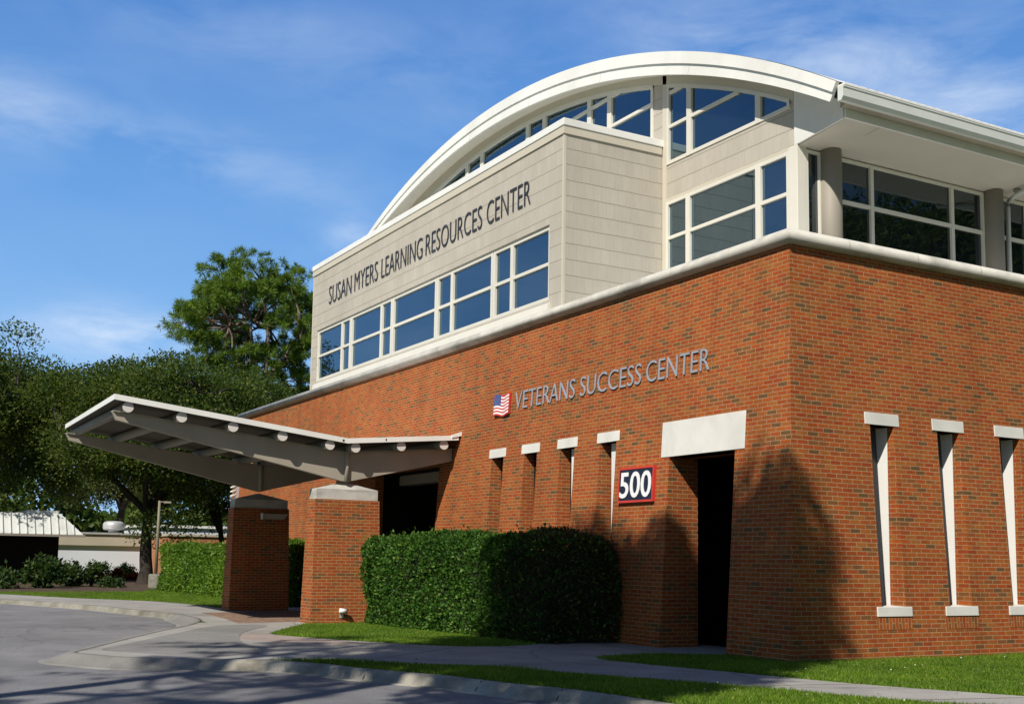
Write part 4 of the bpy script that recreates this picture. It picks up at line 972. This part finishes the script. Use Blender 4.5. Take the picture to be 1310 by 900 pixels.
def hedge(name, label, x0, x1, y0, y1, h, lm, n, leaf, seed, dry=None, round_=.35, core=(.02, .03, .01), skew=0.0):
    o = thing(name, ((x0 + x1)/2, (y0 + y1)/2, 0), label, "hedge")
    g = np.random.default_rng(seed); sx, sy = (x1 - x0)/2, (y1 - y0)/2; cx, cy = (x0 + x1)/2, (y0 + y1)/2
    # points on a rounded box: superellipse shell, pushed in and out by noise
    fac = g.random(n); A = [2*sx*h, 2*sx*h, 2*sy*h, 2*sy*h, 4*sx*sy]; A = np.cumsum(A)/np.sum(A); k = np.searchsorted(A, fac)
    u = g.uniform(-1, 1, n); v = g.uniform(0, 1, n); p = np.empty((n, 3)); nr = np.zeros((n, 3))
    for i in range(5):
        m = k == i
        if i == 0: p[m] = np.stack([u[m]*sx, -sy*np.ones(m.sum()), v[m]*h], 1); nr[m] = (0, -1, 0)
        if i == 1: p[m] = np.stack([u[m]*sx, sy*np.ones(m.sum()), v[m]*h], 1); nr[m] = (0, 1, 0)
        if i == 2: p[m] = np.stack([sx*np.ones(m.sum()), u[m]*sy, v[m]*h], 1); nr[m] = (1, 0, 0)
        if i == 3: p[m] = np.stack([-sx*np.ones(m.sum()), u[m]*sy, v[m]*h], 1); nr[m] = (-1, 0, 0)
        if i == 4: p[m] = np.stack([u[m]*sx, (v[m]*2 - 1)*sy, h*np.ones(m.sum())], 1); nr[m] = (0, 0, 1)
    def rnd(p):                                                     # round off the edges of the box
        q = p.copy(); R0 = round_
        c = np.stack([np.clip(q[:, 0], -sx + R0, sx - R0), np.clip(q[:, 1], -sy + R0, sy - R0), np.minimum(q[:, 2], h - R0)], 1)
        d = q - c; ln = np.linalg.norm(d, axis=1, keepdims=True); d2 = d / np.maximum(ln, 1e-6)
        return np.where(ln > R0, c + d2*R0, q), np.where(ln > 1e-4, d2, 0)
    p, n2 = rnd(p); nr = np.where(np.linalg.norm(n2, axis=1, keepdims=True) > .5, n2, nr)
    wob = np.array([mnoise.noise(Vector((a[0]*1.3, a[1]*1.3, a[2]*1.5 + seed))) + .6*mnoise.noise(Vector((a[0]*3.4, a[1]*3.4, a[2]*3.4 + seed))) for a in p])
    p += nr * (wob[:, None]*.15 - np.abs(g.normal(size=(n, 1)))*.075)
    p[:, 2] = np.maximum(p[:, 2], .03)
    p += nr * np.where(g.random((n, 1)) < .03, g.random((n, 1))*.16, 0)      # stray shoots
    p[:, 1] += skew * p[:, 0]
    D, U = frames(g, n, nr + np.array([0, 0, .35]), 1.0)
    if dry is not None:
        nd = np.array([mnoise.noise(Vector((a[0]*1.1 + 5, a[1]*1.1, a[2]*1.3 + seed))) for a in p])
        isdry = (p[:, 0] + cx - dry + nd*1.1 - .25*(p[:, 2] - .9)) > 0
        isdry &= g.random(n) < .55
    else: isdry = np.zeros(n, bool)
    for nm, m, mt in (("foliage", ~isdry, lm), ("dry_branches", isdry, DRYL)):
        if m.sum() == 0: continue
        q = m.sum(); L_ = leaf*g.uniform(.7, 1.4, q); W_ = L_*.62*g.uniform(.8, 1.2, q)
        if nm != "foliage": W_ = L_*g.uniform(.12, .5, q); L_ = L_*1.5
        ob = link_mesh(nm, leaf_mesh(nm, p[m] + np.array([cx, cy, 0]), D[m], U[m], L_, W_), mt, o)
    # solid core added to stop light passing straight through, with woody stems
    b = MB(); st = g.uniform(-1, 1, (60, 2))
    cb = 1.0
    m_in = [(-sx + .22, -sy + .22), (sx - .22, -sy + .22), (sx - .22, sy - .22), (-sx + .22, sy - .22)]
    b.prism([(cx + a, cy + c + skew*a, .03) for a, c in m_in], (0, 0, h - .32))
    for a, c in st: 
        e = (cx + a*(sx - .15), cy + c*(sy - .12) + skew*a*(sx - .15)); b.tube([(e[0], e[1], -.02), (e[0] + g.normal()*.06, e[1] + g.normal()*.06, h*.6)], [.02, .008], 5, cap=False)
    b.build("core_and_stems", plain("hedge_core_" + str(seed), core, .95, .4, 3), o, bevel=.12)
    return o
hedge("clipped_hedge", "long dark green clipped hedge under the slit windows with a bare brown right end", -11.15, -4.30, -1.80, -.12, 1.86, HEDGEL, 60000, .062, 3, dry=-5.5, round_=.42, skew=.085)
hedge("clipped_hedge", "bright sunlit clipped hedge behind the canopy piers", -35.0, -19.4, -.78, .02 - .15, 1.80, HEDGEB, 60000, .085, 9)

def bush(name, label, loc, r, h, lm, n, leaf, seed, group=None, cat="shrub", open_=.5, stems=7):
    o = thing(name, loc, label, cat, group); g = np.random.default_rng(seed)
    nc = 26; c = unit(g.normal(size=(nc, 3))) * (g.random((nc, 1))**open_) * np.array([r, r, h*.5]) + np.array([0, 0, h*.55])
    k = g.integers(0, nc, n); off = g.normal(size=(n, 3)) * r*.16; P = c[k] + off; P[:, 2] = np.maximum(P[:, 2], .02)
    D, U = frames(g, n, unit(off + 1e-6) + np.array([0, 0, .3]), .8)
    link_mesh("foliage", leaf_mesh("foliage", P, D, U, leaf*g.uniform(.7, 1.4, n), leaf*.6*g.uniform(.7, 1.3, n)), lm, o, False)
    b = MB()
    for q in c[:stems*2]: b.tube([(q[0]*.15, q[1]*.15, -.03), (q[0]*.5, q[1]*.5, q[2]*.55), tuple(q)], [.022, .015, .006], 5, cap=False)
    ob = link_mesh("stems", b.mesh("stems", False), BARK, o, False); return o
SG = "loose shrubs by the mansard building"
bush("leafy_shrub", "broad leafy shrub with pale leaves below the mansard eave", (-38.2, -4.75, 0), .75, 1.1, SHRUBL, 1300, .20, 1, SG)
bush("leafy_shrub", "dark dense shrub in front of the white wall", (-40.5, -3.3, 0), .75, .85, SHRUBL, 2300, .15, 2, SG)
bush("leafy_shrub", "low spreading shrub at the left picture edge", (-37.5, -6.3, 0), .9, .6, SHRUBL, 1300, .16, 3, SG)
bush("leafy_shrub", "small upright shrub with twigs against the white wall", (-40.5, -2.35, 0), .36, 1.05, SHRUBL, 420, .14, 4, SG)
bush("leafy_shrub", "low dark ground shrub between the tall shrub and rounded bushes", (-39, -1.75, 0), .55, .3, SHRUBL, 800, .12, 5, SG)
bush("round_bush", "left one of two small clipped round bushes by the white wall", (-56, .75, 0), .62, .82, HEDGEB, 2400, .10, 6, "round bushes by the white wall", open_=.33)
bush("round_bush", "right one of two small clipped round bushes, beside the dark oak trunk", (-56, 2.2, 0), .58, .80, HEDGEB, 2200, .10, 7, "round bushes by the white wall", open_=.33)
for i, (y, r, h, lab) in enumerate(((1.5, .24, .55, "taller red leaved plant between the two round bushes"), (2.3, .62, .22, "low red leaved bedding under the right round bush"), (.6, .5, .18, "low red leaved bedding under the left round bush"))):
    bush("red_plant", lab, (-54.6, y, 0), r, h, leaf_mat("red_leaf_%d" % i, [(0, (.20, .03, .015)), (1, (.42, .07, .04))]), 900, .11, 30 + i, "red bedding plants", cat="plant")

# ------------------------------------------------------------------ background buildings, lamp post
m = thing("mansard_building", (-47, -6, 0), "low dark building with a white standing seam mansard roof", "building")
t = MB(); t.box(-56, -46.2, -16, -2.9, -.1, 2.2); t.build("wall", DARK, m)
t = MB(); ez, tz = 2.26, 3.22
E0 = [(-45, -17), (-45, -2.02), (-57, -2.02), (-57, -17)]; T0 = [(-45.75, -16.2), (-45.75, -2.95), (-56.2, -2.95), (-56.2, -16.2)]
for i in range(4):
    j = (i+1) % 4; t.face([(*E0[i], ez), (*E0[j], ez), (*T0[j], tz), (*T0[i], tz)])
t.face([(*p, tz) for p in T0]); t.face([(*p, ez) for p in E0][::-1]); mr_ = t.build("roof", MANS, m)
t = MB()
for y in np.arange(-14, -2.1, .34):
    f = 1.0 if y < -2.95 else max(0, (-2.02 - y)/.93)
    x1, z1 = -45 - .75*f, ez + (tz - ez)*f
    t.hexa([(-44.995, y, ez), (-44.995, y + .03, ez), (x1 + .005, y + .03, z1), (x1 + .005, y, z1), (-44.96, y, ez + .03), (-44.96, y + .03, ez + .03), (x1 + .035, y + .03, z1 + .03), (x1 + .035, y, z1 + .03)])
t.build("standing_seams", plain("seam_grey", (.42, .44, .43), .5, .05, 2), mr_)  # seams in a darker grey than the roof metal
t = MB(); t.box(-52, -46.0, -4.35, -2.98, tz + .002, tz + .15); t.build("roof_crest", MANS, mr_)
t = MB(); t.box(-45.04, -44.9, -17, -1.95, ez - .11, ez - .002); t.build("eave_board", COLUMN, mr_)
m = thing("white_building", (-70, 3, 0), "low white painted building with a beige fascia and flat roof", "building")
t = MB(); t.box(-80, -65, -6, 5.5, -.1, 1.92); t.build("wall", WALLW, m)
t = MB(); t.box(-80.5, -64.8, -6.5, 5.9, 1.92, 2.62); t.build("fascia", FASCB, m)
t = MB(); t.box(-80.5, -64.7, -6.6, 6.0, 2.622, 2.74); t.build("roof_edge", GALV, m)
vt = MB(); vt.lathe((-66, 3.4, 2.7), [(.0, 0), (.34, 0), (.34, .22), (.62, .24), (.68, .36), (.68, .62), (.60, .74), (.40, .80), (.0, .82)], 20); vo = vt.build("roof_ventilator", GALV, m)
m = thing("brick_outbuilding", (-62, 9, 0), "plain orange brick wall of a building behind the oak trunks", "building")
t = MB(); t.box(-70, -60.5, 5.6, 13.2, -.1, 2.55); t.build("wall", FARBRICK, m)
t = MB(); t.box(-70.1, -60.4, 5.5, 13.3, 2.55, 2.68); t.build("coping", FASCB, m)
m = thing("pale_building", (-88, 16, 0), "pale flat building glimpsed between the oak trunks", "building")
t = MB(); t.box(-94, -84, 9, 24, -.1, 3.6); t.build("wall", WALLW, m)
t = MB(); t.box(-94.2, -83.8, 8.8, 24.2, 3.6, 3.8); t.build("roof_edge", WHITE, m)
m = thing("lamp_post", (-39.2, .05, 0), "slim tan lamp post on a round concrete footing before the trees", "lamp post")
t = MB(); t.tube([(-39.2, .05, .55), (-39.2, .055, 2.2), (-39.2, .06, 3.72)], [.075, .065, .055], 12); t.build("pole", POLEM, m)
t = MB(); t.lathe((-39.2, .05, -.05), [(.30, 0), (.30, .55), (.27, .62), (.0, .63)], 20); t.build("footing", CURBD, m)
t = MB(); t.tube([(-39.2, .06, 3.66), (-39.15, .30, 3.68)], .02, 8); t.box(-39.28, -39.04, .26, .52, 3.62, 3.70); t.build("lamp_head", BEAMC, m)

# ------------------------------------------------------------------ grass
def inside(px, py, poly):
    x = np.array([p[0] for p in poly]); y = np.array([p[1] for p in poly]); r = np.zeros(len(px), bool); j = len(poly) - 1
    for i in range(len(poly)):
        c = ((y[i] > py) != (y[j] > py)) & (px < (x[j]-x[i])*(py-y[i])/(y[j]-y[i] + 1e-12) + x[i]); r ^= c; j = i
    return r
def blades(g, poly, per_m2, hmin, hmax, ragged=.05):
    xs_ = [p[0] for p in poly]; ys_ = [p[1] for p in poly]; A = (max(xs_) - min(xs_))*(max(ys_) - min(ys_)); n = int(A*per_m2)
    px = g.uniform(min(xs_), max(xs_), n); py = g.uniform(min(ys_), max(ys_), n)
    k = inside(px, py, poly); px, py = px[k], py[k]; n = len(px)
    pn = np.array([mnoise.noise(Vector((a*1.1, b*1.1, 3.3))) for a, b in zip(px, py)])
    px = px + g.normal(size=n)*ragged; py = py + g.normal(size=n)*ragged
    h = g.uniform(hmin, hmax, n)*(1 + .5*pn)
    return np.stack([px, py, np.full(n, -.015)], 1), h
g = np.random.default_rng(77)
c_in = offset_line(curb_near, -.15)
strip_poly = [p for p in c_in if p[0] < 9 and p[0] > -2.9] + [p for p in walk_near[::-1] if p[0] < 9]
side_poly = [p for p in door_r if p[0] < 12] + [(12, 3.8), (0.05, 14), (0, 6), (0.02, 0.02), (-1.3, .03)]
hl_poly = [(-10.75, -3.42)] + [p for p in walk_far if p[1] < -.9] + [(-4.9, -1.15), (-12.3, -1.75), (-11.15, -1.6), (-11.1, -3.25)]
far_poly = [(-19.2, -2.8), (-23.5, -3.4), (-27.0, -5.3), (-33, -7.6), (-33, -2.0), (-37, -.1), (-36.6, -.82), (-19.4, -.82)]
PP = []; HH = []
for poly, dn, a, b_, rg in ((strip_poly, 5200, .03, .075, .035), (side_poly, 4200, .03, .08, .03), (hl_poly, 3600, .025, .06, .03), (far_poly, 700, .03, .07, .05)):
    p, h = blades(g, poly, dn, a, b_, rg); PP.append(p); HH.append(h)
P = np.concatenate(PP); H = np.concatenate(HH); n = len(P)
D, U = frames(g, n, np.array([0, 0, 1.0]), 1.5)
o = link_mesh("grass", leaf_mesh("grass", P, D, U, H, np.full(n, .011)), GRASSL); tag(o, "short mown grass of the lawn strips along the walks", "grass", kind='stuff')
# a few clover heads and fallen leaves in the lawn
g = np.random.default_rng(78); n = 200
px = g.uniform(-3, 9, n); py = g.uniform(-6, 6, n); k = inside(px, py, strip_poly) | inside(px, py, side_poly); px, py = px[k], py[k]; n = len(px)
P = np.stack([px, py, g.uniform(.02, .06, n)], 1); D, U = frames(g, n)
o = link_mesh("clover_flower", leaf_mesh("clover_flower", P, D, U, np.full(n, .017), np.full(n, .017)), SIGNW); tag(o, "tiny white clover flowers scattered through the grass", "flowers", kind='stuff')

g = np.random.default_rng(91); n = 900
px = g.uniform(-13, 8, n); py = g.uniform(-9.6, .1, n); edge_poly = strip_poly
inw = inside(px, py, walk_poly); inl = inside(px, py, hl_poly) | inside(px, py, strip_poly) | inside(px, py, side_poly)
k = (inw & (g.random(n) < .45)) | inl; px, py, il = px[k], py[k], inl[k]; n = len(px)
P = np.stack([px, py, np.where(il, g.uniform(.015, .05, n), .012)], 1); D = unit(np.stack([g.normal(size=n), g.normal(size=n), g.normal(size=n)*.15], 1)); U = unit(np.cross(np.array([0, 0, 1.0]) + g.normal(size=(n, 3))*.2, D))
o = link_mesh("fallen_leaf", leaf_mesh("fallen_leaf", P, D, U, g.uniform(.025, .055, n), g.uniform(.014, .03, n)), DRYF); tag(o, "small dry brown leaves fallen on the lawn and the walk", "leaves", kind='stuff')
